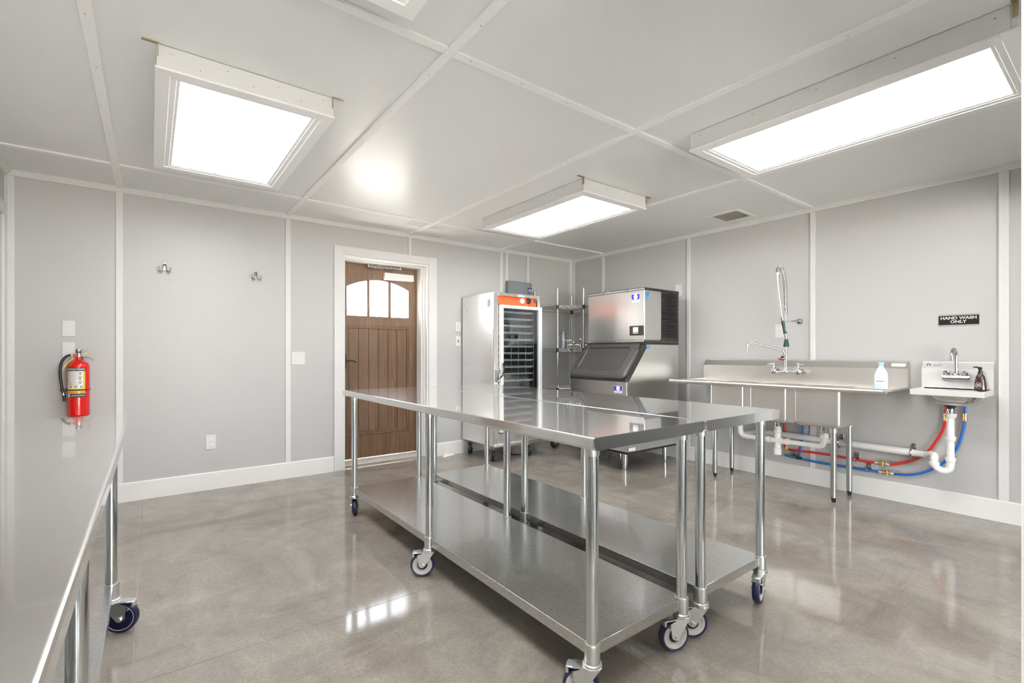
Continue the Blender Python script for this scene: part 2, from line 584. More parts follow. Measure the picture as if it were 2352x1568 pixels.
# front wall: a doorway where the picture is taken from and an added wide opening onto an unseen hall, for dark reflections
FO = [(-4.95, -3.782), (-3.05, -0.30)]
g = G()
g.box(XL, FO[0][0], YF - 0.15, YF, 0, H).box(FO[0][1], FO[1][0], YF - 0.15, YF, 0, H).box(FO[1][1], 0.0, YF - 0.15, YF, 0, H)
for a, b in FO:
    g.box(a, b, YF - 0.15, YF, 2.12, H)
struct('wall_front', g, M.jamb)  # out of view; lighter than the other walls to bounce light onto the sinks
struct('wall_hall', G().box(-7.6, -6.4, -9.2, -9.0, 0, H).box(-2.2, 0.3, -9.2, -9.0, 0, H).box(-6.4, -2.2, -9.2, -9.0, 2.2, H).box(-7.6, -7.4, -9.0, -4.87, 0, H), M.hall)  # added hall; its far end is left open to let daylight fill in
ce = struct('ceiling', G().box(-7.6, 0.3, -9.2, 0.3, H + 0.011, H + 0.2), M.backing)
DY = [-3.0173, -0.5721]
cx = [XL] + BX + [0.0]
cy = [-4.87, DY[0], DY[1], 0.0]
for i in range(5):
    for j in range(3):
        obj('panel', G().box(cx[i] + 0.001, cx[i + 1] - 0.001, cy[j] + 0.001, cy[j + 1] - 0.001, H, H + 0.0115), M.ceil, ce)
obj('panel', G().box(-7.6, 0.3, -9.0, -4.872, H, H + 0.0115), M.hall, ce)

def nails(pts, axis, parent, r=0.0028):
    g = G()
    for p in pts:
        q = list(p)
        d = {'x': (-0.0012, 0, 0), 'y': (0, -0.0012, 0), 'z': (0, 0, -0.0012)}[axis]
        g.cyl(p, (p[0] + d[0], p[1] + d[1], p[2] + d[2]), r, 6)
    o = obj('nail_heads', g, M.screw, parent)
    o['kind'] = 'stuff'

BW, BT = 0.022, 0.012
# ceiling battens
for k, x in enumerate(BX):
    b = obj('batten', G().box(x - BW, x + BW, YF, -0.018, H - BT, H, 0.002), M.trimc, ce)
    nails([(x + random.uniform(-0.012, 0.012), y, H - BT) for y in [-0.3 - 0.42 * i for i in range(10)]], 'z', b)
for y in DY:
    segs = [XL] + BX + [0.0]
    for a, c in zip(segs[:-1], segs[1:]):
        b = obj('batten', G().box(a + BW + 0.0004, c - BW - 0.0004, y - BW, y + BW, H - BT + 0.0012, H, 0.002), M.trimc, ce)
        if y == DY[0]:
            nails([(a + 0.1 + 0.29 * i, y + random.uniform(-.01, .01), H - BT + 0.0012) for i in range(int((c - a - 0.1) / 0.29))], 'z', b)
# wall battens
def batten_y(x, z0, z1, w=BW):
    b = obj('batten', G().box(x - w, x + w, -BT, 0.0, z0, z1, 0.002), M.trim, wb)
    nails([(x + random.uniform(-0.008, 0.008), -BT, z) for z in [z0 + 0.12 + 0.31 * i for i in range(int((z1 - z0 - 0.1) / 0.31))]], 'y', b, 0.0022)
def batten_x(y, z0, z1, w=BW):
    b = obj('batten', G().box(-BT, 0.0, y - w, y + w, z0, z1, 0.002), M.trim, wr)
    nails([(-BT, y + random.uniform(-0.008, 0.008), z) for z in [z0 + 0.12 + 0.31 * i for i in range(int((z1 - z0 - 0.1) / 0.31))]], 'x', b, 0.0022)
BBH = 0.147
for x in BX[:2]:
    batten_y(x, BBH, H - 0.044)
batten_y(BX[2], 2.221, H - 0.044, 0.019)
batten_y(-1.220, BBH, H - 0.044)
batten_y(-1.139, BBH, H - 0.044)
batten_y(-0.798, BBH, H - 0.044, 0.019)
for i, y in enumerate(RY):
    batten_x(y, BBH, H - 0.044, 0.026 if i == 3 else 0.021)
b = obj('batten', G().box(-0.066, -0.001, -BT, 0, BBH, H - 0.044, 0.002), M.trim, wb)
b = obj('batten', G().box(-BT, 0, -0.054, -0.0125, BBH, H - 0.044, 0.002), M.trim, wr)
b = obj('batten', G().box(XL + 0.0125, XL + 0.05, -BT, 0, BBH, H - 0.044, 0.002), M.trim, wb)
nails([(XL + 0.03, -BT, 0.4 + 0.28 * i) for i in range(7)], 'y', b)
b = obj('batten', G().box(XL, XL + BT, -0.018, 0, BBH, H - 0.044, 0.002), M.trim, wl)

def crown(name, prof_pts, vec):
    return struct(name, G().prism(prof_pts, vec), M.trim)
c1 = crown('trim_1', [(XL, 0, H), (XL, -0.018, H), (XL, -0.018, H - 0.036), (XL, -0.012, H - 0.044), (XL, 0, H - 0.044)], (-XL, 0, 0))
nails([(-5.40 + 0.1 * i * (1 + 0.4 * random.random()), -0.018, H - 0.02) for i in range(40)], 'y', c1, 0.0022)
c2 = crown('trim_2', [(0, 0, H), (-0.018, 0, H), (-0.018, 0, H - 0.036), (-0.012, 0, H - 0.044), (0, 0, H - 0.044)], (0, YF, 0))
nails([(-0.018, -0.2 - 0.16 * i * (1 + 0.1 * random.random()), H - 0.02) for i in range(26)], 'x', c2, 0.0022)
crown('trim_3', [(XL, 0, H), (XL + 0.035, 0, H), (XL + 0.035, 0, H - 0.018), (XL + 0.012, 0, H - 0.044), (XL, 0, H - 0.044)], (0, YF, 0))

def bboard(name, poly, vec):
    return struct(name, G().prism(poly, vec), M.base)
def pb_y(x0): return [(x0, 0, 0), (x0, -0.015, 0), (x0, -0.015, BBH - 0.006), (x0, -0.010, BBH), (x0, 0, BBH)]
bboard('baseboard_back', pb_y(XL), (-3.242 - XL, 0, 0))
bboard('baseboard_back_right', pb_y(-2.114), (2.114, 0, 0))
bboard('baseboard_right', [(0, -0.0155, 0), (-0.015, -0.0155, 0), (-0.015, -0.0155, BBH - 0.006), (-0.010, -0.0155, BBH), (0, -0.0155, BBH)], (0, YF + 0.0155, 0))
bboard('baseboard_left', [(XL, -1.12, 0), (XL + 0.015, -1.12, 0), (XL + 0.015, -1.12, BBH - 0.006), (XL + 0.010, -1.12, BBH), (XL, -1.12, BBH)], (0, YF + 1.12, 0))

# casing round the doorway the picture is taken from
g = G().box(-3.782, -3.68, YF, YF + 0.014, 0, 2.22, 0.002).box(-5.05, -4.95, YF, YF + 0.014, 0, 2.22, 0.002).box(-4.95, -3.782, YF, YF + 0.014, 2.12, 2.22, 0.002)
g.box(-3.795, -3.782, YF - 0.15, YF, 0, 2.12).box(-4.95, -4.937, YF - 0.15, YF, 0, 2.12)
struct('trim_4', g, M.jamb)

# ------------------------------------------------------------------ entrance door
d1 = thing('door_1', None, None, (-2.68, 0.2, 0), kind='structure')
g = G()
g.box(-3.240, DX0 + 0.002, -0.018, 0.0, 0, 2.220, 0.002)
g.box(DX1 - 0.002, -2.116, -0.018, 0.0, 0, 2.220, 0.002)
g.box(DX0 + 0.002, DX1 - 0.002, -0.018, 0.0, DZ, 2.220, 0.002)
obj('casing', g, M.trim, d1)
g = G()
g.box(DX0, DX0 + 0.018, 0.0, 0.28, 0, DZ).box(DX1 - 0.018, DX1, 0.0, 0.28, 0, DZ).box(DX0 + 0.018, DX1 - 0.018, 0.0, 0.28, DZ - 0.018, DZ)
g.box(DX1 - 0.052, DX1 - 0.018, 0.075, 0.19, 0, DZ - 0.018, 0.003).box(DX0 + 0.018, DX0 + 0.03, 0.075, 0.19, 0, DZ - 0.018, 0.003)
g.box(DX1 - 0.034, DX1 - 0.018, 0.045, 0.076, 0, DZ - 0.018, 0.003)
g.box(DX0 + 0.03, DX1 - 0.052, 0.075, 0.19, DZ - 0.034, DZ - 0.018, 0.003)
obj('jamb', g, M.jamb, d1)
obj('threshold', G().prism([(DX0 + 0.018, 0.14, 0), (DX0 + 0.018, 0.155, 0.018), (DX0 + 0.018, 0.19, 0.040), (DX0 + 0.018, 0.27, 0.040), (DX0 + 0.018, 0.28, 0.0)], (DX1 - DX0 - 0.036, 0, 0)), M.sill, d1)
LY0, LY1 = 0.200, 0.245      # leaf faces
lx0, lx1, lz0, lz1 = -3.125, -2.240, 0.050, 2.112
# window arch
def arch_z(x):
    t = (x + 2.7025) / 0.3415
    return 1.945 - 0.087 * t * t
wx = [-3.044, -2.834, -2.807, -2.597, -2.568, -2.361]
leaf = obj('door_leaf', G().box(lx0, -3.050, LY0, LY1, lz0, lz1).box(-2.357, lx1, LY0, LY1, lz0, lz1), M.wood, d1)
g = G()
pts = [(-3.050, LY0, lz1), (-2.357, LY0, lz1)]
n = 24
arc = [(-2.357 + (-3.050 + 2.357) * i / n) for i in range(n + 1)]
for i in range(n):
    a, b_ = arc[i], arc[i + 1]
    g.prism([(a, LY0, lz1), (b_, LY0, lz1), (b_, LY0, arch_z(b_)), (a, LY0, arch_z(a))], (0, LY1 - LY0, 0))
obj('top_rail', g, M.wood, leaf)
obj('lock_rail', G().box(-3.050, -2.357, LY0, LY1, 1.455, 1.552), M.wood, leaf)
obj('bottom_rail', G().box(-3.050, -2.357, LY0, LY1, lz0, 0.298), M.wood, leaf)
for a, b_ in ((-2.834, -2.807), (-2.597, -2.568)):
    obj('muntin', G().box(a, b_, LY0 - 0.004, LY1, 1.552, arch_z((a + b_) / 2) + 0.004, 0.002), M.wood, leaf)
g = G()      # raised moulding round the planked panel
for (x0, x1, z0, z1) in ((-3.052, -3.028, 0.296, 1.457), (-2.376, -2.354, 0.296, 1.457), (-3.028, -2.376, 1.420, 1.457), (-3.028, -2.376, 0.296, 0.330)):
    g.box(x0, x1, LY0 + 0.006, LY1 - 0.006, z0, z1, 0.003)
obj('panel_moulding', g, M.wood, leaf)
obj('moulding_lip', G().box(-3.058, -2.350, LY0 - 0.009, LY0, 0.292, 0.302, 0.003), M.wood, leaf)
px = [-3.028, -2.922, -2.813, -2.706, -2.597, -2.489, -2.376]
for a, b_ in zip(px[:-1], px[1:]):
    obj('plank', G().box(a + 0.0014, b_ - 0.0014, LY0 + 0.011, LY0 + 0.022, 0.330, 1.420, 0.0035), M.wood, leaf)
obj('panel_core', G().box(-3.03, -2.374, LY0 + 0.020, LY1 - 0.010, 0.328, 1.422), M.wood, leaf)
for k in range(3):
    a, b_ = wx[2 * k], wx[2 * k + 1]
    g = G()
    P = [(a, LY0 + 0.02, 1.552), (b_, LY0 + 0.02, 1.552)] + [(b_ + (a - b_) * i / 8, LY0 + 0.02, arch_z(b_ + (a - b_) * i / 8)) for i in range(9)]
    g.prism(P, (0, 0.005, 0))
    obj('pane', g, M.glass, leaf)
g = G().box(-3.095, -3.055, LY0 - 0.008, LY0, 1.00, 1.15, 0.003).cyl((-3.072, LY0 - 0.008, 1.075), (-3.072, LY0 - 0.05, 1.075), 0.010)
g.tube(smooth_path([(-3.072, LY0 - 0.05, 1.075), (-3.04, LY0 - 0.052, 1.080), (-3.0, LY0 - 0.05, 1.078), (-2.965, LY0 - 0.045, 1.066)]), 0.0065, 10)
obj('lever_handle', g, M.black, leaf)
# closer
cl = obj('door_closer', G().prism([(-2.655, LY0, 1.955), (-2.655, LY0 - 0.058, 1.962), (-2.655, LY0 - 0.05, 2.03), (-2.655, LY0, 2.036)], (0.335, 0, 0)), M.white, d1)
g = G().box(-2.835, -2.47, LY0 - 0.045, LY0 - 0.035, 2.088, 2.108, 0.003).box(-2.84, -2.47, LY0 - 0.05, LY0 - 0.030, 2.077, 2.084, 0.002)
g.cyl((-2.835, LY0 - 0.04, 2.07), (-2.835, LY0 - 0.04, 2.112), 0.012).cyl((-2.475, LY0 - 0.04, 2.075), (-2.475, LY0 - 0.04, 2.112), 0.013)
g.tube(smooth_path([(-2.835, LY0 - 0.05, 2.072), (-2.62, LY0 - 0.055, 2.068), (-2.585, LY0 - 0.05, 2.055), (-2.565, LY0 - 0.035, 2.036)]), 0.006, 8)
obj('closer_arm', g, M.nickel, cl)

# door in the left wall (only its frame edge shows)
d2 = thing('door_2', None, None, (XL, -0.56, 0), kind='structure')
obj('casing', G().box(XL, XL + 0.016, L2Y1, -0.019, 0, 2.195, 0.002).box(XL, XL + 0.016, L2Y0 - 0.085, L2Y0, 0, 2.195, 0.002).box(XL, XL + 0.016, L2Y0, L2Y1, L2Z, 2.195, 0.002), M.trim, d2)
lf = obj('door_leaf', G().box(XL - 0.06, XL - 0.02, -0.185, L2Y1, 0.02, 2.03, 0.003).box(XL - 0.06, XL - 0.02, L2Y0, -0.93, 0.02, 2.03, 0.003).box(XL - 0.06, XL - 0.02, -0.93, -0.185, 0.02, 0.25, 0.003), M.jamb, d2)
obj('top_rail', G().box(XL - 0.06, XL - 0.018, L2Y0, L2Y1, 2.03, L2Z, 0.003), M.wood, lf)
obj('door_panel', G().box(XL - 0.055, XL - 0.03, -0.93, -0.185, 0.25, 2.03, 0.003), M.wood, lf)

# ------------------------------------------------------------------ outside
struct('ground', G().box(-60, 60, 0.37, 90, -0.35, -0.15).box(-60, 60, -90, -9.21, -0.35, -0.15), M.ground)
def tree(x, y, h, w, label):
    t = thing('tree', label, 'tree', (x, y, -0.15), 'trees outside the entrance door')
    obj('trunk', G().tube([(x, y, -0.15), (x + 0.1, y, h * 0.35), (x, y + 0.1, h * 0.75)], [0.14, 0.10, 0.04], 8), M.bark, t)
    g = G()
    rnd = random.Random(int(x * 100 + y))
    lobes = [(rnd.uniform(-0.6, 0.6) * w, rnd.uniform(-0.6, 0.6) * w, rnd.uniform(0.42, 0.86) * h, rnd.uniform(0.3, 0.55) * w) for _ in range(9)]
    for _ in range(5200):
        lx, ly, lz, lr = rnd.choice(lobes)
        d = Vector((rnd.gauss(0, 1), rnd.gauss(0, 1), rnd.gauss(0, 0.8))).normalized() * lr * rnd.uniform(0.7, 1.05)
        p = Vector((x + lx, y + ly, lz)) + d
        u = Vector((rnd.gauss(0, 1), rnd.gauss(0, 1), rnd.gauss(0, 1))).normalized() * 0.062
        w2 = u.orthogonal().normalized() * 0.045
        g.quad(p - u, p + w2, p + u, p - w2)
    o = obj('foliage', g, M.leaf, t)
    o['kind'] = 'stuff'
tree(4.6, 22.5, 4.15, 2.1, 'pale green tree seen through the left pane of the entrance door')
tree(6.9, 26.5, 4.35, 1.6, 'pale green tree seen through the middle pane of the entrance door')
tree(9.3, 23.5, 4.5, 1.7, 'pale green tree seen through the right pane of the entrance door')

# ------------------------------------------------------------------ ceiling lights and vents
def ceiling_light(x0, x1, y0, y1, label, brackets):
    zb = 2.349
    t = thing('ceiling_light', label, 'ceiling light', ((x0 + x1) / 2, (y0 + y1) / 2, zb), 'framed ceiling lights')
    w = 0.018
    obj('side_board', G().box(x0, x1, y0, y0 + w, zb + 0.004, H - 0.0025, 0.0015), M.trim, t)
    obj('side_board', G().box(x0, x1, y1 - w, y1, zb + 0.004, H - 0.0025, 0.0015), M.trim, t)
    obj('side_board', G().box(x0, x0 + w, y0 + w, y1 - w, zb + 0.004, H - 0.0025, 0.0015), M.trim, t)
    obj('side_board', G().box(x1 - w, x1, y0 + w, y1 - w, zb + 0.004, H - 0.0025, 0.0015), M.trim, t)
    # stepped face frame
    g = G()
    def ring(a, b, z0, z1):
        g.box(x0 + a, x1 - a, y0 + a, y0 + b, z0, z1, 0.0015)
        g.box(x0 + a, x1 - a, y1 - b, y1 - a, z0, z1, 0.0015)
        g.box(x0 + a, x0 + b, y0 + b, y1 - b, z0, z1, 0.0015)
        g.box(x1 - b, x1 - a, y0 + b, y1 - b, z0, z1, 0.0015)
    ring(-0.006, 0.048, zb - 0.006, zb + 0.004)
    ring(0.048, 0.072, zb - 0.001, zb + 0.006)
    ring(0.072, 0.086, zb + 0.003, zb + 0.010)
    obj('face_frame', g, M.trimc, t)
    obj('diffuser', G().box(x0 + 0.084, x1 - 0.084, y0 + 0.084, y1 - 0.084, zb + 0.005, zb + 0.012), M.lamp, t)
    obj('housing', G().box(x0 + 0.03, x1 - 0.03, y0 + 0.03, y1 - 0.03, zb + 0.013, H - 0.004), M.white, t)
    for (bx, by, sx) in brackets:
        g = G().box(bx, bx + sx * 0.055, by, by + 0.016, H - 0.0035, H - 0.0005).box(bx - 0.0015, bx + 0.0015, by - 0.0025, by + 0.014, H - 0.055, H - 0.0005)
        obj('corner_bracket', g, M.bracket, t)
    g = G()
    for i in range(7):
        xx = x0 + 0.05 + (x1 - x0 - 0.1) * i / 6
        g.cyl((xx, y0, H - 0.03 - 0.035 * (i % 2)), (xx, y0 - 0.001, H - 0.03 - 0.035 * (i % 2)), 0.0028, 6)
    for i in range(5):
        yy = y0 + 0.06 + (y1 - y0 - 0.12) * i / 4
        g.cyl((x0, yy, H - 0.03), (x0 - 0.001, yy, H - 0.03), 0.0035, 6)
    o = obj('nail_heads', g, M.screw, t)
    o['kind'] = 'stuff'
    return t
ceiling_light(-4.655, -3.938, -2.330, -1.000, 'white box ceiling light above the floor before the coat hooks', [(-4.650, -2.340, -1), (-3.943, -2.340, 1)])
ceiling_light(-2.140, -1.418, -2.316, -0.985, 'white box ceiling light nearest the ice machine and the corner shelf', [(-2.150, -2.33, -1), (-1.42, -2.33, 1)])
ceiling_light(-2.140, -1.424, -4.520, -3.188, 'long looking white box ceiling light nearest the wash sinks', [(-2.150, -4.52, -1)])
ceiling_light(-4.665, -3.936, -4.570, -3.232, 'white box ceiling light cut off by the top edge of the photo', [])

def vent(x0, x1, y0, y1, label, along, dusty):
    t = thing('ceiling_vent', label, 'vent', ((x0 + x1) / 2, (y0 + y1) / 2, H - 0.01), 'ceiling air registers')
    b = 0.035
    g = G().box(x0, x1, y0, y0 + b, H - 0.010, H - 0.0005, 0.003).box(x0, x1, y1 - b, y1, H - 0.010, H - 0.0005, 0.003)
    g.box(x0, x0 + b, y0 + b, y1 - b, H - 0.010, H - 0.0005, 0.003).box(x1 - b, x1, y0 + b, y1 - b, H - 0.010, H - 0.0005, 0.003)
    obj('frame', g, M.white, t)
    obj('backing', G().box(x0 + b, x1 - b, y0 + b, y1 - b, H - 0.003, H - 0.0005), M.dust if dusty else M.white, t)
    n = 9 if along == 'y' else 6
    for i in range(n):
        if along == 'y':
            xx = x0 + b + (x1 - x0 - 2 * b) * (i + 0.5) / n
            g = G().prism([(xx - 0.010, y0 + b, H - 0.0095), (xx - 0.008, y0 + b, H - 0.0095), (xx + 0.008, y0 + b, H - 0.003), (xx + 0.006, y0 + b, H - 0.003)], (0, y1 - y0 - 2 * b, 0))
        else:
            yy = y0 + b + (y1 - y0 - 2 * b) * (i + 0.5) / n
            g = G().prism([(x0 + b, yy - 0.010, H - 0.0095), (x0 + b, yy - 0.008, H - 0.0095), (x0 + b, yy + 0.008, H - 0.003), (x0 + b, yy + 0.006, H - 0.003)], (x1 - x0 - 2 * b, 0, 0))
        obj('slat', g, M.white, t)
vent(-0.50, -0.15, -2.61, -2.30, 'white ceiling register with dusty slats above the ice machine end of the sink wall', 'y', True)
vent(-2.64, -2.24, -0.545, -0.355, 'white ceiling register close to the wall above the entrance door', 'y', False)

# ------------------------------------------------------------------ work tables
def caster_parts(parent, cx, cy, ang, zc=0.148, R=0.0625, brake=True, mats=None, lever=False):
    """Swivel caster under (cx, cy): trail points along ang (degrees)."""
    tread, rimm, metal = mats or (M.navy, M.rimgrey, M.zinc)
    a = math.radians(ang)
    B = Matrix.Translation((cx, cy, 0)) @ Matrix.Rotation(a, 4, 'Z')
    tr = 0.036 * R / 0.0625
    s = R / 0.0625
    g = G(B)
    g.lathe((0, 0, 0), [(0.0, zc - 0.002), (0.028 * s, zc - 0.002), (0.032 * s, zc - 0.006), (0.032 * s, zc - 0.011), (0.029 * s, zc - 0.012), (0.033 * s, zc - 0.014), (0.033 * s, zc - 0.020), (0.0, zc - 0.021)], 24)
    for sgn in (-1, 1):
        y = sgn * 0.021 * s
        P = [(-0.026 * s, y, zc - 0.018), (0.026 * s, y, zc - 0.018), (tr + 0.026 * s, y, zc - 0.034), (tr + 0.018 * s, y, R - 0.004), (tr + 0.004, y, R - 0.014 * s), (tr - 0.012 * s, y, R - 0.006)]
        g.prism([(p[0], p[1] - 0.0014, p[2]) for p in P], (0, 0.0028, 0))
    g.box(-0.026 * s, tr + 0.026 * s, -0.0215 * s, 0.0215 * s, zc - 0.022, zc - 0.018)
    g.cyl((tr, -0.028 * s, R), (tr, 0.028 * s, R), 0.006 * s, 8)
    for sgn in (-1, 1):
        g.cyl((tr, sgn * 0.0225 * s, R), (tr, sgn * 0.030 * s, R), 0.0095 * s, 6)
    c = obj('caster', g, metal, parent)
    W = B @ Matrix.Translation((tr, 0, R))
    g = G(W).lathe((0, 0, 0), [(R * 0.80, -0.0145 * s), (R * 0.93, -0.0155 * s), (R * 0.985, -0.010 * s), (R, 0), (R * 0.985, 0.010 * s), (R * 0.93, 0.0155 * s), (R * 0.80, 0.0145 * s), (R * 0.80, -0.0145 * s)], 36, 'y')
    obj('tread', g, tread, c)
    g = G(W).lathe((0, 0, 0), [(R * 0.42, -0.010 * s), (R * 0.55, -0.008 * s), (R * 0.70, -0.014 * s), (R * 0.80, -0.0148 * s), (R * 0.805, 0), (R * 0.80, 0.0148 * s), (R * 0.70, 0.014 * s), (R * 0.55, 0.008 * s), (R * 0.42, 0.010 * s), (R * 0.42, -0.010 * s)], 32, 'y')
    obj('wheel_rim', g, rimm, c)
    g = G(W).lathe((0, 0, 0), [(0.001, -0.016 * s), (R * 0.30, -0.016 * s), (R * 0.42, -0.011 * s), (R * 0.42, 0.011 * s), (R * 0.30, 0.016 * s), (0.001, 0.016 * s)], 24, 'y')
    obj('hub', g, tread, c)
    if brake:
        g = G(B).box(tr + 0.012 * s, tr + 0.046 * s, -0.020 * s, 0.020 * s, zc - 0.026, zc - 0.019, 0.002)
        g.box(tr + 0.040 * s, tr + 0.050 * s, -0.018 * s, 0.018 * s, zc - 0.044, zc - 0.021, 0.002)
        g.cyl((tr + 0.03 * s, -0.024 * s, R + 0.034 * s), (tr + 0.03 * s, 0.024 * s, R + 0.034 * s), 0.004, 8)
        if lever:
            g.tube(smooth_path([(tr - 0.05 * s, 0.032 * s, R - 0.022), (tr - 0.02 * s, 0.034 * s, R - 0.006), (tr + 0.02 * s, 0.034 * s, R + 0.010), (tr + 0.042 * s, 0.036 * s, R + 0.030)], 4), 0.0055 * s, 8)
        obj('brake_pedal', g, metal, c)
    return c

def work_table(x0, x1, y0, y1, label, angs, ins=0.060):
    t = thing('work_table', label, 'table', ((x0 + x1) / 2, (y0 + y1) / 2, 0), 'stainless work tables on casters')
    zt, zb, th = 0.895, 0.853, 0.0025
    # top: a folded sheet, long edges rolled, ends square
    def prof(y):
        out = [(x0 + 0.013, zb), (x0 + 0.005, zb + 0.003), (x0, zb + 0.012), (x0, zt - 0.007), (x0 + 0.002, zt - 0.002), (x0 + 0.007, zt),
               (x1 - 0.007, zt), (x1 - 0.002, zt - 0.002), (x1, zt - 0.007), (x1, zb + 0.012), (x1 - 0.005, zb + 0.003), (x1 - 0.013, zb),
               (x1 - 0.013, zb + th), (x1 - 0.004, zb + 0.014), (x1 - 0.004, zt - th), (x0 + 0.004, zt - th), (x0 + 0.004, zb + 0.014), (x0 + 0.013, zb + th)]
        return [(p[0], y, p[1]) for p in out]
    g = G().rings([prof(y0 + 0.003), prof(y1 - 0.003)])
    for ya, yb in ((y0, y0 + 0.004), (y1 - 0.004, y1)):
        g.prism([(x0 + 0.004, ya, zb + 0.012), (x0 + 0.013, ya, zb), (x1 - 0.013, ya, zb), (x1 - 0.004, ya, zb + 0.012), (x1 - 0.001, ya, zt - 0.003), (x1 - 0.007, ya, zt - 0.0006), (x0 + 0.007, ya, zt - 0.0006), (x0 + 0.001, ya, zt - 0.003)], (0, yb - ya, 0))
    obj('tabletop', g, M.top, t)
    g = G()
    for xx in (x0 + 0.20, x1 - 0.20):
        g.box(xx - 0.04, xx + 0.04, y0 + 0.03, y1 - 0.03, zb + 0.008, zt - th - 0.001)
    obj('hat_channel', g, M.galv, t)
    lx = (x0 + ins, x1 - ins)
    ly = (y0 + ins + 0.003, (y0 + y1) / 2 - 0.005, y1 - ins - 0.015)
    g = G().box(lx[0] - 0.008, lx[1] + 0.008, ly[0] - 0.008, ly[2] + 0.008, 0.1985, 0.203, 0.0012)
    g.box(lx[0] - 0.008, lx[0] - 0.005, ly[0] - 0.008, ly[2] + 0.008, 0.163, 0.2)
    g.box(lx[1] + 0.005, lx[1] + 0.008, ly[0] - 0.008, ly[2] + 0.008, 0.163, 0.2)
    g.box(lx[0] - 0.008, lx[1] + 0.008, ly[0] - 0.008, ly[0] - 0.005, 0.163, 0.2)
    g.box(lx[0] - 0.008, lx[1] + 0.008, ly[2] + 0.005, ly[2] + 0.008, 0.163, 0.2)
    obj('undershelf', g, M.galv, t)
    k = 0
    for x in lx:
        for y in ly:
            lg = obj('leg', G().cyl((x, y, 0.150), (x, y, zb + 0.006), 0.0206, 28), M.tube, t)
            obj('collar', G().lathe((x, y, 0), [(0.0212, 0.146), (0.0262, 0.147), (0.0262, 0.203), (0.0245, 0.206), (0.0212, 0.206)], 28), M.zinc, lg)
            obj('top_socket', G().lathe((x, y, 0), [(0.0209, 0.822), (0.0236, 0.823), (0.0240, zb + 0.004), (0.0209, zb + 0.004)], 24), M.zinc, lg)
            caster_parts(t, x, y, angs[k], lever=(abs(angs[k] + 22) < 1))
            k += 1
    return t
# leg order: left row near, mid, far; right row near, mid, far
work_table(-3.573, -2.950, -3.766, -1.322, 'stainless steel work table on casters, the nearer one of the two pushed together', [128, 150, 62, 158, 120, 60])
work_table(-2.938, -2.314, -3.766, -1.322, 'stainless steel work table on casters pushed together, on the ice machine side', [140, 100, 150, 194, 100, 40])
work_table(-5.365, -4.745, -4.586, -2.143, 'stainless steel work table cut off by the left edge of the photo', [200, 170, 30, -10, 90, -22])

# ------------------------------------------------------------------ holding cabinet
CX0, CX1, CY0, CY1, CZ0, CZ1 = -1.790, -1.147, -0.660, -0.025, 0.168, 1.803
hc = thing('holding_cabinet', 'tall aluminium hot holding cabinet with glass door and orange control panel', 'holding cabinet', (-1.468, -0.35, 0))
g = G().box(CX0, CX0 + 0.025, CY0 + 0.02, CY1, CZ0, CZ1, 0.003).box(CX1 - 0.025, CX1, CY0 + 0.02, CY1, CZ0, CZ1, 0.003)
g.box(CX0 + 0.025, CX1 - 0.025, CY0 + 0.02, CY1, CZ1 - 0.05, CZ1 - 0.001).box(CX0 + 0.025, CX1 - 0.025, CY1 - 0.02, CY1, CZ0, CZ1 - 0.05).box(CX0 + 0.025, CX1 - 0.025, CY0 + 0.02, CY1 - 0.02, CZ0, CZ0 + 0.05)
body = obj('body', g, M.alum, hc)
obj('top_flange', G().box(CX0 - 0.004, CX1 + 0.004, CY0 + 0.01, CY1, CZ1 - 0.012, CZ1 + 0.004, 0.002), M.alum, hc)
g = G().box(CX0 + 0.026, CX0 + 0.03, CY0 + 0.03, CY1 - 0.021, 0.22, 1.67).box(CX1 - 0.03, CX1 - 0.026, CY0 + 0.03, CY1 - 0.021, 0.22, 1.67)
g.box(CX0 + 0.03, CX1 - 0.03, CY1 - 0.025, CY1 - 0.021, 0.22, 1.67).box(CX0 + 0.03, CX1 - 0.03, CY0 + 0.03, CY1 - 0.025, 1.67, 1.675).box(CX0 + 0.03, CX1 - 0.03, CY0 + 0.03, CY1 - 0.025, 0.219, 0.223)
obj('liner', g, M.darkin, hc)
g = G().box(CX0, CX0 + 0.065, CY0, CY0 + 0.02, CZ0, CZ1, 0.003).box(CX1 - 0.04, CX1, CY0, CY0 + 0.02, CZ0, CZ1, 0.003)
g.box(CX0 + 0.065, CX1 - 0.04, CY0, CY0 + 0.02, 1.776, CZ1, 0.002).box(CX0 + 0.065, CX1 - 0.04, CY0, CY0 + 0.02, CZ0, 0.30, 0.002)
obj('front_frame', g, M.steelv, hc)
g = G()
for z in (1.70, 1.62, 1.50, 1.35, 1.2, 1.02, 0.86, 0.7, 0.5, 0.3):
    g.cyl((CX0, CY0 + 0.06, z), (CX0 - 0.0015, CY0 + 0.06, z), 0.004, 8)
    if z in (1.62, 1.02, 0.86, 0.3):
        g.cyl((CX0, CY1 - 0.10, z + 0.02), (CX0 - 0.0015, CY1 - 0.10, z + 0.02), 0.006, 8)
o = obj('rivets', g, M.nickel, hc); o['kind'] = 'stuff'
st = obj('data_plate', G().box(CX0 - 0.001, CX0, CY0 + 0.055, CY0 + 0.115, 1.655, 1.735), M.paper, hc)
g = G()
for i in range(7):
    g.box(CX0 - 0.0014, CX0 - 0.0008, CY0 + 0.06, CY0 + 0.11, 1.662 + i * 0.010, 1.666 + i * 0.010)
o = obj('fine_print', g, M.cyan, st); o['kind'] = 'stuff'
cp = obj('control_panel', G().box(-1.732, -1.208, CY0 - 0.003, CY0 + 0.01, 1.680, 1.774, 0.002), M.orange, hc)
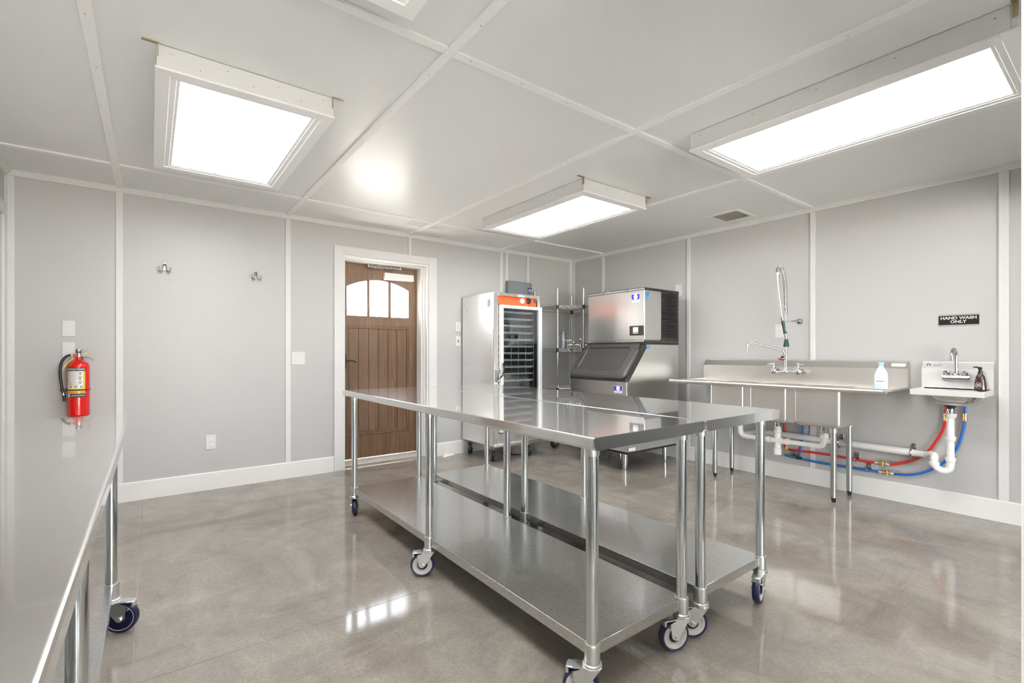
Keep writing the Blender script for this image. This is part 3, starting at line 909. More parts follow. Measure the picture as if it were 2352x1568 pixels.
obj('panel_hood', G().prism([(-1.735, CY0 - 0.028, 1.770), (-1.735, CY0 - 0.028, 1.778), (-1.735, CY0, 1.781), (-1.735, CY0, 1.772)], (0.53, 0, 0)), M.steelv, hc)
g = G().lathe((-1.414, CY0 - 0.003, 1.7325), [(0.001, 0), (0.030, 0), (0.030, -0.010), (0.027, -0.012), (0.001, -0.012)], 28, 'y')
dl = obj('dial_thermometer', g, M.paper, cp)
obj('needle', G().box(-1.4155, -1.4125, CY0 - 0.0165, CY0 - 0.015, 1.72, 1.752), M.inkred, dl) if False else None
g = G().lathe((-1.323, CY0 - 0.003, 1.737), [(0.001, 0), (0.033, 0), (0.033, -0.006), (0.024, -0.010), (0.022, -0.026), (0.001, -0.028)], 28, 'y')
g.box(-1.327, -1.319, CY0 - 0.034, CY0 - 0.02, 1.715, 1.759, 0.002)
obj('thermostat_knob', g, M.black, cp)
obj('rocker_switch', G().box(-1.243, -1.223, CY0 - 0.008, CY0 - 0.002, 1.714, 1.758, 0.003), M.black, cp)
np_ = obj('name_plate', G().box(-1.492, -1.398, CY0 - 0.0305, CY0 - 0.028, 1.770, 1.796, 0.001), M.paper, hc)
obj('lettering', text_g('VULCAN', 0.022, at(ON_Y, (-1.445, CY0 - 0.0308, 1.786)), bold=0.0006, sx=1.0), M.ink, np_)
# door
dr = obj('door', G().box(-1.725, -1.682, CY0 - 0.035, CY0 - 0.001, 0.315, 1.674, 0.004).box(-1.194, -1.145, CY0 - 0.035, CY0 - 0.001, 0.315, 1.674, 0.004)
         .box(-1.682, -1.194, CY0 - 0.035, CY0 - 0.001, 1.638, 1.674, 0.004).box(-1.682, -1.194, CY0 - 0.035, CY0 - 0.001, 0.315, 0.36, 0.004), M.doorframe, hc)
obj('glass', G().box(-1.682, -1.194, CY0 - 0.022, CY0 - 0.017, 0.36, 1.638), M.cabglass, dr)
g = G().box(-1.762, -1.722, CY0 - 0.03, CY0, 0.852, 0.985, 0.005).box(-1.755, -1.729, CY0 - 0.045, CY0 - 0.028, 0.875, 0.965, 0.005)
obj('latch', g, M.chrome, dr)
obj('latch_lever', G().tube(smooth_path([(-1.738, CY0 - 0.045, 0.895), (-1.715, CY0 - 0.062, 0.93), (-1.704, CY0 - 0.066, 0.99), (-1.706, CY0 - 0.055, 1.055)]), [0.007] * 18 + [0.009], 10), M.black, dr)
g = G()
for sx_ in (CX0 + 0.05, CX1 - 0.05):
    for yy in (CY0 + 0.06, CY0 + 0.20, CY0 + 0.34, CY0 + 0.48):
        g.cyl((sx_, yy, 0.25), (sx_, yy, 1.62), 0.003, 6)
    for i in range(18):
        z = 1.596 - i * 0.0751
        s_ = 1 if sx_ < -1.45 else -1
        g.tube([(sx_, CY0 + 0.05, z), (sx_ + s_ * 0.022, CY0 + 0.05, z), (sx_ + s_ * 0.022, CY1 - 0.08, z), (sx_, CY1 - 0.08, z)], 0.0028, 6)
o = obj('tray_slides', g, M.wire, hc)
g = G().box(CX0 - 0.012, CX1 + 0.035, CY0 - 0.040, CY0 + 0.01, CZ0 - 0.006, CZ0 + 0.022, 0.004).box(CX0 - 0.012, CX1 + 0.035, CY0 - 0.048, CY0 - 0.04, CZ0 + 0.002, CZ0 + 0.014, 0.003)
obj('bumper', g, M.steel, hc)
cm = (M.black, M.black, M.chrome)
for (x, y, a) in ((-1.712, -0.545, 230), (-1.224, -0.56, 225), (-1.705, -0.08, 225), (-1.22, -0.08, 240)):
    caster_parts(hc, x, y, a, zc=CZ0 - 0.001, R=0.062, brake=(y < -0.3), mats=cm)
ORD = ['topmost', 'second', 'third', 'fourth', 'fifth', 'sixth', 'seventh', 'eighth', 'ninth', 'tenth', 'eleventh']
zt0 = 1.616
g = G()
tx0, tx1, ty0, ty1 = CX0 + 0.062, CX1 - 0.0605, CY0 + 0.045, CY1 - 0.09
zz = zt0
P = lambda d, z: [(tx0 + d, ty0 + d, z), (tx1 - d, ty0 + d, z), (tx1 - d, ty1 - d, z), (tx0 + d, ty1 - d, z)]
def pan_mesh(z):
    g = G()
    g.rings([P(0.001, z - 0.006), P(-0.001, z - 0.002), P(0.002, z + 0.001), P(0.010, z), P(0.017, z - 0.018), P(0.018, z - 0.0165), P(0.013, z - 0.004), P(0.004, z - 0.005)], False, False)
    g.quad(*P(0.017, z - 0.018))
    return g
ctr = ((tx0 + tx1) / 2, (ty0 + ty1) / 2, zt0)
pan0 = obj('sheet_pan', pan_mesh(zt0), M.pan, None, loc=ctr, label='topmost silver sheet pan behind the holding cabinet glass', cat='sheet pan', group='sheet pans in the holding cabinet')
for i in range(1, 11):
    c = copy_thing(pan0, (ctr[0], ctr[1], zt0 - 0.0751 * i), ORD[i] + ' silver sheet pan from the top behind the holding cabinet glass')
# cord on the floor behind it
obj('power_cord', G().tube(smooth_path([(-1.40, -0.30, 0.006), (-1.36, -0.46, 0.006), (-1.27, -0.50, 0.006), (-1.18, -0.44, 0.006), (-1.12, -0.25, 0.006)]), 0.005, 8), M.black, hc)

# grey box above the cabinet
gb = thing('junction_box', 'dark grey metal box on the wall above the holding cabinet', 'electrical box', (-0.98, -0.04, 1.97))
obj('box_body', G().box(-1.166, -0.795, -0.078, -0.0125, 1.86, 2.052, 0.004), M.greybox, gb)
obj('cover', G().box(-1.168, -0.793, -0.084, -0.078, 1.858, 2.040, 0.002), M.greybox, gb)
g = G()
for x in (-1.148, -0.818):
    for z in (2.022, 1.876):
        g.lathe((x, -0.084, z), [(0.001, 0), (0.007, 0), (0.006, -0.003), (0.001, -0.004)], 10, 'y')
obj('screws', g, M.chrome, gb)
stk = obj('sticker', G().box(-0.865, -0.798, -0.0848, -0.084, 1.915, 1.985), M.bluesign, gb)
g = G().prism([(-0.860, -0.0853, 1.948), (-0.835, -0.0853, 1.970), (-0.826, -0.0853, 1.970), (-0.800, -0.0853, 1.955), (-0.800, -0.0853, 1.944), (-0.826, -0.0853, 1.955), (-0.838, -0.0853, 1.950)], (0, 0.0008, 0))
g.box(-0.855, -0.803, -0.0853, -0.0846, 1.930, 1.937)
obj('logo', g, M.paper, stk)

# ------------------------------------------------------------------ corner wire shelf
ws = thing('wire_shelf', 'chrome five-post corner wire shelf between the holding cabinet and the ice machine', 'shelf', (-0.35, -0.35, 0))
posts = [(-0.055, -0.045), (-0.715, -0.045), (-0.720, -0.485), (-0.487, -0.695), (-0.055, -0.700)]
SH = (1.725, 1.200, 0.715, 0.230)
for (x, y) in posts:
    p = obj('post', G().cyl((x, y, 0.14), (x, y, 1.945), 0.0125, 16).lathe((x, y, 0), [(0.0125, 1.944), (0.011, 1.952), (0.001, 1.956)], 16), M.wire, ws)
    for z in SH:
        obj('sleeve', G().lathe((x, y, 0), [(0.0126, z - 0.03), (0.0165, z - 0.026), (0.0185, z + 0.018), (0.0126, z + 0.02)], 16), M.black, p)
    caster_parts(ws, x, y, 160, zc=0.148, R=0.058, brake=False, mats=(M.black, M.black, M.chrome))
def inside(x, y):
    n = len(posts)
    r = False
    j = n - 1
    for i in range(n):
        (xi, yi), (xj, yj) = posts[i], posts[j]
        if (yi > y) != (yj > y) and x < (xj - xi) * (y - yi) / (yj - yi) + xi:
            r = not r
        j = i
    return r
for z in SH:
    g = G()
    n = len(posts)
    for i in range(n):
        a, b_ = Vector((*posts[i], z)), Vector((*posts[(i + 1) % n], z))
        g.cyl(a + Vector((0, 0, 0.012)), b_ + Vector((0, 0, 0.012)), 0.0035, 8)
        g.cyl(a - Vector((0, 0, 0.022)), b_ - Vector((0, 0, 0.022)), 0.0035, 8)
        L = (b_ - a).length
        m = max(2, int(L / 0.035))
        zig = [a + (b_ - a) * (k / m) + Vector((0, 0, 0.012 if k % 2 else -0.022)) for k in range(m + 1)]
        g.tube(zig, 0.0022, 5)
    for k in range(26):
        x = -0.70 + k * 0.0255
        ysn = [yy / 200 for yy in range(-140, -8) if inside(x, yy / 200)]
        if ysn:
            g.cyl((x, min(ysn), z + 0.014), (x, max(ysn), z + 0.014), 0.0022, 5)
    for y in (-0.2, -0.4):
        g.cyl((-0.715, y, z + 0.010), (-0.055, y, z + 0.010), 0.0032, 6)
    obj('shelf', g, M.wire, ws)
ZS = 1.2165
fv = thing('spare_faucet', 'loose chrome faucet body with two handles lying on the corner wire shelf', 'faucet', (-0.42, -0.46, ZS))
g = G().cyl((-0.475, -0.40, ZS + 0.045), (-0.365, -0.52, ZS + 0.045), 0.012, 14).lathe((-0.475, -0.40, ZS), [(0.001, 0.0), (0.02, 0.0), (0.024, 0.02), (0.018, 0.05), (0.014, 0.072), (0.001, 0.075)], 16)
g.lathe((-0.365, -0.52, ZS), [(0.001, 0.0), (0.02, 0.0), (0.024, 0.02), (0.018, 0.05), (0.014, 0.072), (0.001, 0.075)], 16).lathe((-0.42, -0.46, ZS), [(0.001, 0.02), (0.02, 0.022), (0.02, 0.075), (0.013, 0.09), (0.001, 0.092)], 16)
obj('body', g, M.chrome, fv)
for (x, y, s_) in ((-0.475, -0.40, 1), (-0.365, -0.52, -1)):
    g = G().cyl((x, y, ZS + 0.075), (x, y, ZS + 0.10), 0.007, 10).tube([(x - 0.035, y + 0.035 * s_, ZS + 0.115), (x, y, ZS + 0.10), (x + 0.035, y - 0.03 * s_, ZS + 0.108)], [0.009, 0.006, 0.009], 10)
    obj('handle', g, M.chrome, fv)
g = G().lathe((0, 0, 0), [(0.001, 0), (0.03, 0), (0.036, 0.012), (0.036, 0.05), (0.028, 0.06), (0.001, 0.062)], 24)
gg = G(Matrix.Translation((-0.345, -0.575, ZS + 0.0365)) @ Matrix.Rotation(math.radians(55), 4, 'Z') @ Matrix.Rotation(PI / 2, 4, 'X'))
gg.lathe((0, 0, 0), [(0.001, 0), (0.03, 0), (0.036, 0.012), (0.036, 0.05), (0.028, 0.06), (0.001, 0.062)], 24)
obj('strainer_basket', gg, M.nickel, None, loc=(-0.345, -0.575, ZS), label='grey round strainer lying beside the loose faucet on the wire shelf', cat='strainer')
g = G().lathe((-0.60, -0.455, ZS), [(0.050, 0.0), (0.052, 0.004), (0.055, 0.205), (0.057, 0.21), (0.054, 0.21), (0.052, 0.2), (0.049, 0.006), (0.001, 0.006)], 28)
obj('clear_jar', g, M.clear, None, loc=(-0.60, -0.455, ZS), label='tall clear plastic jar on the middle tier of the wire shelf', cat='jar')
pb_ = thing('plastic_bag', 'crumpled clear plastic bag on the wire shelf next to the ice machine', 'bag', (-0.30, -0.63, ZS))
g = G()
rnd = random.Random(3)
R = []
for k in range(7):
    a = k / 6
    rr = 0.052 * math.sin(PI * (0.12 + 0.80 * a)) + 0.008
    R.append([(-0.195 + rr * 1.5 * math.cos(2 * PI * j / 14) * (1 + 0.22 * rnd.random()), -0.655 + rr * math.sin(2 * PI * j / 14) * (1 + 0.22 * rnd.random()), ZS + 0.002 + 0.075 * a * (1 + 0.1 * rnd.random())) for j in range(14)])
g.rings(R)
obj('bag_film', g, M.clear, pb_)

# ------------------------------------------------------------------ ice machine
IX0, IX1, IY0, IY1 = -0.762, -0.188, -1.800, -1.035
im = thing('ice_machine', 'stainless ice maker head with black louvred side, standing on the ice bin', 'ice machine', (-0.47, -1.42, 1.27))
obj('shell', G().box(IX0 + 0.01, IX1, IY0 + 0.012, IY1, 1.272, 1.795, 0.003), M.steelv, im)
g = G().box(IX0 - 0.006, IX1, IY0 - 0.004, IY1 + 0.003, 1.795, 1.815, 0.004)
obj('top_cover', g, M.blackmatt, im)
obj('top_band', G().box(IX0 - 0.007, IX0 + 0.012, IY0 - 0.003, IY1 + 0.003, 1.790, 1.812, 0.003), M.steel, im)
obj('base_band', G().box(IX0 - 0.010, IX1, IY0 - 0.003, IY1 + 0.003, 1.262, 1.290, 0.003), M.lid, im)
obj('base_trim', G().box(IX0 - 0.013, IX0 - 0.004, IY0 + 0.0, IY1, 1.270, 1.292, 0.002), M.steel, im)
fp = obj('front_panel', G().box(IX0, IX0 + 0.012, IY0 + 0.003, IY1, 1.292, 1.790, 0.003), M.steelv, im)
obj('side_panel', G().box(IX0 + 0.006, -0.487, IY0, IY0 + 0.013, 1.298, 1.790, 0.002), M.steelv, im)
cpn = obj('control_display', G().box(IX0 - 0.012, IX0, IY0 + 0.004, IY0 + 0.178, 1.338, 1.436, 0.006, 2), M.lid, im)
obj('bezel', G().box(IX0 - 0.0145, IX0 - 0.011, -1.742, -1.660, 1.352, 1.428, 0.002), M.black, cpn)
obj('screen', G().box(IX0 - 0.0155, IX0 - 0.0135, -1.735, -1.672, 1.372, 1.420), M.screen, cpn)
obj('screen_keys', G().box(IX0 - 0.0155, IX0 - 0.0135, -1.735, -1.672, 1.358, 1.366), M.paper, cpn)
g = G()
for i in range(4):
    for j in range(3):
        g.box(IX0 - 0.0135, IX0 - 0.0115, -1.786 + j * 0.013, -1.777 + j * 0.013, 1.372 + i * 0.014, 1.380 + i * 0.014)
o = obj('keypad', g, M.blackmatt, cpn); o['kind'] = 'stuff'
def badge(parent, xf, yl, yr, zb, zt):
    """Blue and white maker's plate: blue field, white snowflake-like figure, white foot."""
    b = obj('badge', G().box(xf - 0.0018, xf, yr, yl, zb, zt, 0.0008), M.paper, parent)
    g = G()
    w = yl - yr
    hgt = zt - zb
    ym = (yl + yr) / 2
    for s_ in (1, -1):
        P = [(ym + s_ * w * 0.50, zt - hgt * 0.02), (ym + s_ * w * 0.17, zt - hgt * 0.05), (ym + s_ * w * 0.21, zt - hgt * 0.24), (ym + s_ * w * 0.33, zt - hgt * 0.33), (ym + s_ * w * 0.16, zt - hgt * 0.46), (ym + s_ * w * 0.26, zt - hgt * 0.60), (ym + s_ * w * 0.10, zt - hgt * 0.66), (ym + s_ * w * 0.48, zt - hgt * 0.60)]
        g.prism([(xf - 0.0026, y, z) for y, z in P], (0.001, 0, 0))
    for s_ in (1, -1):
        g.prism([(xf - 0.0026, ym + s_ * w * 0.05, zt - hgt * 0.70), (xf - 0.0026, ym + s_ * w * 0.46, zt - hgt * 0.64), (xf - 0.0026, ym + s_ * w * 0.46, zt - hgt * 0.70), (xf - 0.0026, ym + s_ * w * 0.05, zt - hgt * 0.76)], (0.001, 0, 0))
    g.box(xf - 0.0026, xf - 0.0016, ym - w * 0.04, ym + w * 0.04, zt - hgt * 0.40, zt - hgt * 0.34)
    obj('emblem', g, M.badgeblue, b)
    o = obj('small_print', G().box(xf - 0.0024, xf - 0.0016, ym - w * 0.36, ym + w * 0.36, zb + hgt * 0.09, zb + hgt * 0.13), M.inkgrey, b)
badge(im, IX0, -1.645, -1.744, 1.672, 1.755)
g = G().box(-0.735, -0.690, IY0 - 0.0012, IY0, 1.742, 1.775).box(-0.728, -0.700, IY0 - 0.0012, IY0, 1.700, 1.741)
stc = obj('energy_sticker', g, M.cyan, im)
g = G().box(-0.728, -0.715, IY0 - 0.0018, IY0 - 0.001, 1.765, 1.770).box(-0.715, -0.697, IY0 - 0.0018, IY0 - 0.001, 1.722, 1.728).box(-0.724, -0.712, IY0 - 0.0018, IY0 - 0.001, 1.706, 1.712)
obj('sticker_print', g, M.paper, stc)
gr = obj('grille', G().box(-0.487, IX1, IY0 + 0.006, IY0 + 0.012, 1.292, 1.795).box(-0.487, IX1, IY0 - 0.004, IY0 + 0.006, 1.292, 1.322, 0.002), M.blackmatt, im)
NL = 20
for i in range(NL):
    z = 1.330 + 0.450 * i / (NL - 1)
    rings = []
    for j in range(13):
        t_ = j / 12
        x = -0.486 + 0.296 * t_
        bulge = 0.055 * (1 - (2 * t_ - 1) ** 2) ** 0.7 if 0 < t_ < 1 else 0
        y = IY0 + 0.004 - bulge
        rings.append([(x, y + 0.010, z + 0.009), (x, y, z - 0.001), (x, y - 0.001, z - 0.007), (x, y + 0.004, z - 0.007)])
    obj('louver', G().rings(rings), M.louver, gr)
g = G()
for i in range(NL + 1):
    g.cyl((IX1 + 0.002, IY0 + 0.012, 1.320 + 0.0225 * i), (IX1 + 0.010, IY0 + 0.004, 1.320 + 0.0225 * i), 0.005, 6)
o = obj('edge_clips', g, M.blackmatt, im); o['kind'] = 'stuff'
g = G().box(IX1 - 0.02, IX1 + 0.015, IY0 - 0.002, IY0 + 0.05, 1.785, 1.812, 0.006)
obj('power_inlet', g, M.black, im)
g = G()
for y in (-1.27, -1.60):
    g.lathe((IX0 - 0.007, y, 1.803), [(0.001, 0), (0.006, 0), (0.005, -0.003), (0.001, -0.004)], 8, 'x')
obj('cover_screws', g, M.black, im)

ib = thing('ice_bin', 'stainless ice storage bin with sloped charcoal lid under the ice maker head', 'ice bin', (-0.6, -1.42, 0))
BXF = -1.026
prof = [(BXF, 0.192), (IX1, 0.192), (IX1, 1.247), (-0.735, 1.247), (BXF, 0.882)]
g = G().prism([(x, IY0 + 0.012, z) for x, z in prof], (0, IY1 - IY0 - 0.012, 0))
obj('body', g, M.steel, ib)
P = [(BXF + 0.012, 0.205), (IX1, 0.190), (IX1, 1.245), (-0.728, 1.245), (-1.012, 0.890), (BXF + 0.012, 0.885)]
obj('side_panel', G().prism([(x, IY0, z) for x, z in P], (0, 0.013, 0)), M.steelv, ib)
obj('front_panel', G().box(BXF - 0.004, BXF + 0.012, IY0, IY1, 0.205, 0.884, 0.003), M.steelv, ib)
obj('base_frame', G().box(BXF, IX1, IY0 - 0.001, IY1, 0.182, 0.205, 0.002), M.blackmatt, ib)
obj('collar', G().box(-0.765, IX1, IY0 - 0.003, IY1 + 0.002, 1.245, 1.262, 0.003), M.blackmatt, ib)
obj('front_ledge', G().box(BXF - 0.014, BXF + 0.02, IY0 - 0.004, IY1 + 0.003, 0.884, 0.908, 0.005), M.lid, ib)
# lid lies on the slope
sv = Vector((-0.735 - BXF, 0, 1.247 - 0.895))
SL = sv.length
su = sv.normalized()
nv = Vector((-su.z, 0, su.x))
LM = Matrix(((su.x, 0, nv.x, BXF + 0.004), (0, 1, 0, 0), (su.z, 0, nv.z, 0.897), (0, 0, 0, 1)))     # local: x up the slope, y along, z outwards
def rrect(x0, x1, y0, y1, r, z, n=5):
    out = []
    for cx_, cy_, a0 in ((x1 - r, y1 - r, 0), (x0 + r, y1 - r, 90), (x0 + r, y0 + r, 180), (x1 - r, y0 + r, 270)):
        for k in range(n + 1):
            a = math.radians(a0 + 90 * k / n)
            out.append((cx_ + r * math.cos(a), cy_ + r * math.sin(a), z))
    return out
obj('lid_surround', G(LM).box(-0.004, SL - 0.01, IY0 - 0.001, IY1 + 0.001, -0.03, 0.014, 0.003), M.blackmatt, ib)
a0, a1, b0, b1 = -0.012, SL - 0.075, IY0 + 0.008, IY1 + 0.004
g = G(LM)
R = [rrect(a0, a1, b0, b1, 0.05, 0.016), rrect(a0 - 0.003, a1, b0 - 0.003, b1 + 0.003, 0.052, 0.024), rrect(a0, a1, b0, b1, 0.05, 0.044), rrect(a0 + 0.018, a1 - 0.006, b0 + 0.02, b1 - 0.02, 0.045, 0.055),
     rrect(a0 + 0.024, a1 - 0.008, b0 + 0.026, b1 - 0.026, 0.042, 0.054),
     rrect(a0 + 0.082, a1 - 0.012, b0 + 0.09, b1 - 0.075, 0.05, 0.058), rrect(a0 + 0.092, a1 - 0.014, b0 + 0.10, b1 - 0.085, 0.045, 0.049)]
g.rings(R)
ld = obj('lid', g, M.lid, ib)
for yy in (b0 + 0.055, b1 - 0.045):
    g = G(LM).box(a1 - 0.03, a1 + 0.045, yy - 0.030, yy + 0.030, 0.016, 0.052, 0.012, 2)
    obj('hinge_boss', g, M.lid, ld)
g = G(LM).box(a1 + 0.006, SL - 0.006, IY0 + 0.05, IY1 - 0.05, 0.010, 0.034, 0.006)
obj('hinge_cover', g, M.lid, ib)
obj('lid_shadow_strip', G(LM).box(-0.012, 0.02, IY0 + 0.02, IY1 - 0.01, -0.004, 0.016), M.black, ib)  # black strip standing in for the shadow under the lid's lower edge
badge(ib, BXF - 0.004, -1.646, -1.745, 0.770, 0.838)
s2 = obj('energy_sticker', G().box(-0.730, -0.682, IY0 - 0.0012, IY0, 1.208, 1.238), M.cyan, ib)
obj('sticker_print', G().box(-0.722, -0.690, IY0 - 0.0018, IY0 - 0.001, 1.225, 1.230), M.paper, s2)
obj('data_tag', G().box(-1.00, -0.90, IY0 - 0.0012, IY0, 0.212, 0.242), M.paper, ib)
for (x, y) in ((-0.905, -1.675), (-0.865, -1.09), (-0.285, -1.70), (-0.285, -1.09)):
    l = obj('leg', G().lathe((x, y, 0), [(0.001, 0.07), (0.0275, 0.07), (0.0275, 0.183), (0.001, 0.183)], 24), M.tube, ib)
    obj('foot', G().lathe((x, y, 0), [(0.001, 0), (0.021, 0), (0.024, 0.005), (0.024, 0.071), (0.001, 0.071)], 24), M.tube, l)

# ------------------------------------------------------------------ outlets, switches, plates
def duplex(parent, M4):
    def B(x0, x1, z0, z1, d0, d1): 
        pass
    g = G(M4)
    g.box(-0.017, 0.017, 0.008, 0.033, 0.0, 0.0072, 0.002).box(-0.017, 0.017, -0.033, -0.008, 0.0, 0.0072, 0.002)
    r = obj('receptacle', g, M.white, parent)
    g = G(M4)
    for zc in (0.021, -0.020):
        g.box(-0.0085, -0.0055, zc - 0.004, zc + 0.006, 0.0070, 0.0076).box(0.0055, 0.0085, zc - 0.004, zc + 0.005, 0.0070, 0.0076).cyl((0, zc - 0.009, 0.0070), (0, zc - 0.009, 0.0076), 0.0028, 8)
    obj('slots', g, M.slot, r)
def wall_plate(name, label, cat, M4, w, h, kind, group=None):
    t = thing(name, label, cat, tuple(M4.translation), group)
    obj('cover_plate', G(M4).box(-w / 2, w / 2, -h / 2, h / 2, 0.0, 0.006, 0.0025, 2), M.plate, t)
    if kind == 'duplex':
        duplex(t, M4)
        obj('screw', G(M4).cyl((0, 0, 0.0055), (0, 0, 0.0068), 0.003, 8), M.screw, t)
    elif kind == 'toggle':
        for sx_ in (-0.023, 0.023):
            sw = obj('toggle', G(M4).box(sx_ - 0.005, sx_ + 0.005, -0.012, 0.012, 0.0055, 0.0068).prism([(sx_ - 0.0035, 0.002, 0.006), (sx_ + 0.0035, 0.002, 0.006), (sx_ + 0.0035, 0.010, 0.018), (sx_ - 0.0035, 0.010, 0.018)], (0, -0.006, 0.001)), M.white, t)
            g = G(M4)
            for z in (0.030, -0.030):
                g.cyl((sx_, z, 0.0055), (sx_, z, 0.0068), 0.0028, 8)
            obj('screws', g, M.screw, t)
    elif kind == 'single':
        obj('toggle', G(M4).box(-0.005, 0.005, -0.012, 0.012, 0.0055, 0.008).box(-0.0035, 0.0035, -0.010, -0.002, 0.008, 0.018), M.slot if 'dark' in label else M.white, t)
    else:
        g = G(M4)
        for z in (h * 0.36, -h * 0.36):
            g.cyl((0, z, 0.0055), (0, z, 0.0068), 0.0028, 8)
        obj('screws', g, M.screw, t)
    return t
wall_plate('blank_plate', 'blank white cover plate on the wall, above another one and the fire extinguisher', 'wall plate', at(ON_Y, (-5.159, 0, 1.341)), 0.072, 0.116, 'blank')
wall_plate('blank_plate', 'blank white cover plate partly behind the fire extinguisher top', 'wall plate', at(ON_Y, (-5.159, 0, 1.184)), 0.072, 0.116, 'blank')
wall_plate('power_outlet', 'white duplex outlet low on the wall below the coat hooks', 'outlet', at(ON_Y, (-4.265, 0, 0.402)), 0.074, 0.122, 'duplex')
wall_plate('light_switch', 'white double toggle switch plate left of the entrance door', 'switch', at(ON_Y, (-3.568, 0, 1.112)), 0.118, 0.120, 'toggle')
wall_plate('power_outlet', 'white outlet on the sink wall behind the pre-rinse hose', 'outlet', at(ON_X, (0, -2.747, 1.363)), 0.080, 0.126, 'duplex')
wall_plate('power_outlet', 'white outlet behind the top back corner of the ice maker head', 'outlet', at(ON_X, (0, -1.680, 1.856)), 0.080, 0.126, 'duplex')
wall_plate('light_switch', 'white switch plate beside the holding cabinet, the upper one', 'switch', at(ON_Y, (-1.835, 0, 1.462)), 0.072, 0.116, 'single')
wall_plate('light_switch', 'white switch plate with dark toggle beside the holding cabinet, the lower one', 'switch', at(ON_Y, (-1.835, 0, 1.299)), 0.072, 0.116, 'single')

# ------------------------------------------------------------------ coat hooks
def coat_hook(x, z, label):
    t = thing('coat_hook', label, 'hook', (x, 0, z), 'double coat hooks')
    g = G()
    P = [(x + 0.013 * math.cos(a), -0.0, z + 0.012 + 0.032 * math.sin(a)) for a in [2 * PI * k / 20 for k in range(20)]]
    g.prism(P, (0, -0.006, 0))
    obj('back_plate', g, M.nickel, t)
    for s_ in (-1, 1):
        pth = smooth_path([(x, -0.006, z + 0.030), (x + s_ * 0.006, -0.020, z + 0.024), (x + s_ * 0.012, -0.026, z - 0.005), (x + s_ * 0.018, -0.030, z - 0.030), (x + s_ * 0.030, -0.036, z - 0.034), (x + s_ * 0.037, -0.040, z - 0.020), (x + s_ * 0.036, -0.042, z - 0.004)], 5)
        g = G().tube(pth, [0.006] * 6 + [0.005] * (len(pth) - 6), 10).lathe((x + s_ * 0.036, -0.042, z - 0.002), [(0.001, -0.006), (0.006, -0.003), (0.0065, 0.002), (0.001, 0.007)], 10)
        obj('prong', g, M.nickel, t)
    g = G()
    for dz in (0.038, -0.012):
        g.lathe((x, -0.006, z + dz), [(0.001, 0), (0.005, 0), (0.004, -0.003), (0.001, -0.0035)], 10, 'y')
    obj('screws', g, M.chrome, t)
coat_hook(-4.584, 1.850, 'bronze double coat hook on the wall, the one nearer the fire extinguisher')
coat_hook(-3.924, 1.850, 'bronze double coat hook on the wall, the one nearer the entrance door')

# ------------------------------------------------------------------ fire extinguisher
EX, EY, ER = -5.097, -0.088, 0.0625
fe = thing('fire_extinguisher', 'red fire extinguisher with black hose hung on the wall by the left table', 'fire extinguisher', (EX, EY, 0.70))
cyl_ = obj('cylinder', G().lathe((EX, EY, 0), [(0.001, 0.704), (0.056, 0.700), (0.061, 0.706), (ER, 0.712), (ER, 1.058), (0.060, 1.072), (0.052, 1.088), (0.036, 1.102), (0.022, 1.109), (0.018, 1.114), (0.017, 1.130), (0.001, 1.130)], 40), M.extred, fe)
def cpatch(a0, a1, z0, z1, d=0.0006, n=14):
    g = G()
    R = []
    for i in range(n + 1):
        a = math.radians(a0 + (a1 - a0) * i / n)
        q = [(math.sin(a) * (ER + d), -math.cos(a) * (ER + d), z) for z in (z0, z1)] + [(math.sin(a) * (ER + 0.0001), -math.cos(a) * (ER + 0.0001), z) for z in (z1, z0)]
        R.append([(EX + x, EY + y, z) for x, y, z in q])
    return g.rings(R)
lb = obj('instruction_label', cpatch(-66, 40, 0.880, 1.040), M.yellow, fe)
obj('label_header', cpatch(-66, 40, 1.030, 1.054, 0.0008), M.ink, lb)
obj('label_sheet', cpatch(-54, 28, 0.905, 1.029, 0.0009), M.paper, lb)
obj('lettering', text_g('INSTRUCTIONS', 0.017, None, extrude=0.0002, bold=0.0004, sx=0.92, wrap=((EX, EY), ER + 0.0012, math.radians(-13), 1.042)), M.paper, lb)
g = G()
rr_ = random.Random(5)
for i in range(11):
    z = 1.020 - i * 0.0095
    q = cpatch(-40, rr_.uniform(-8, 8), z, z + 0.0022, 0.0013, 5)
    g._add(q.v, q.f)
for i in range(3):
    q = cpatch(4, 22, 1.015 - i * 0.032, 1.022 - i * 0.032, 0.0013, 4); g._add(q.v, q.f)
    q = cpatch(8, 18, 1.000 - i * 0.032, 1.012 - i * 0.032, 0.0013, 4); g._add(q.v, q.f)
for a in (-44, -16, 12):
    q = cpatch(a, a + 14, 0.909, 0.923, 0.0013, 4); g._add(q.v, q.f)
o = obj('fine_print', g, M.inkgrey, lb); o['kind'] = 'stuff'
g = G()
for z in (1.020, 0.998, 0.976, 0.954):
    q = cpatch(-51, -44, z - 0.004, z + 0.004, 0.0013, 3); g._add(q.v, q.f)
q = cpatch(6, 18, 0.968, 0.974, 0.0014, 3); g._add(q.v, q.f)
q = cpatch(-46, -32, 0.935, 0.940, 0.0014, 3); g._add(q.v, q.f)
obj('red_marks', g, M.inkred, lb)
obj('stripe', cpatch(-64, 42, 0.868, 0.8755, 0.0006), M.yellow, fe)
mk = obj('maker_label', cpatch(-64, 40, 0.838, 0.866, 0.0006), M.ink, fe)
g = G()
for k in range(7):
    w_ = 10.5 * math.cos(math.radians(-72 + 24 * k))
    zc_ = 0.852 + 0.0115 * math.sin(math.radians(-72 + 24 * k))
    q = cpatch(-51 - w_, -51 + w_, zc_ - 0.0024, zc_ + 0.0024, 0.0010, 6); g._add(q.v, q.f)
obj('maker_emblem', g, M.paper, mk)
obj('emblem_spot', cpatch(-54, -48, 0.848, 0.856, 0.0013, 3), M.inkred, mk)
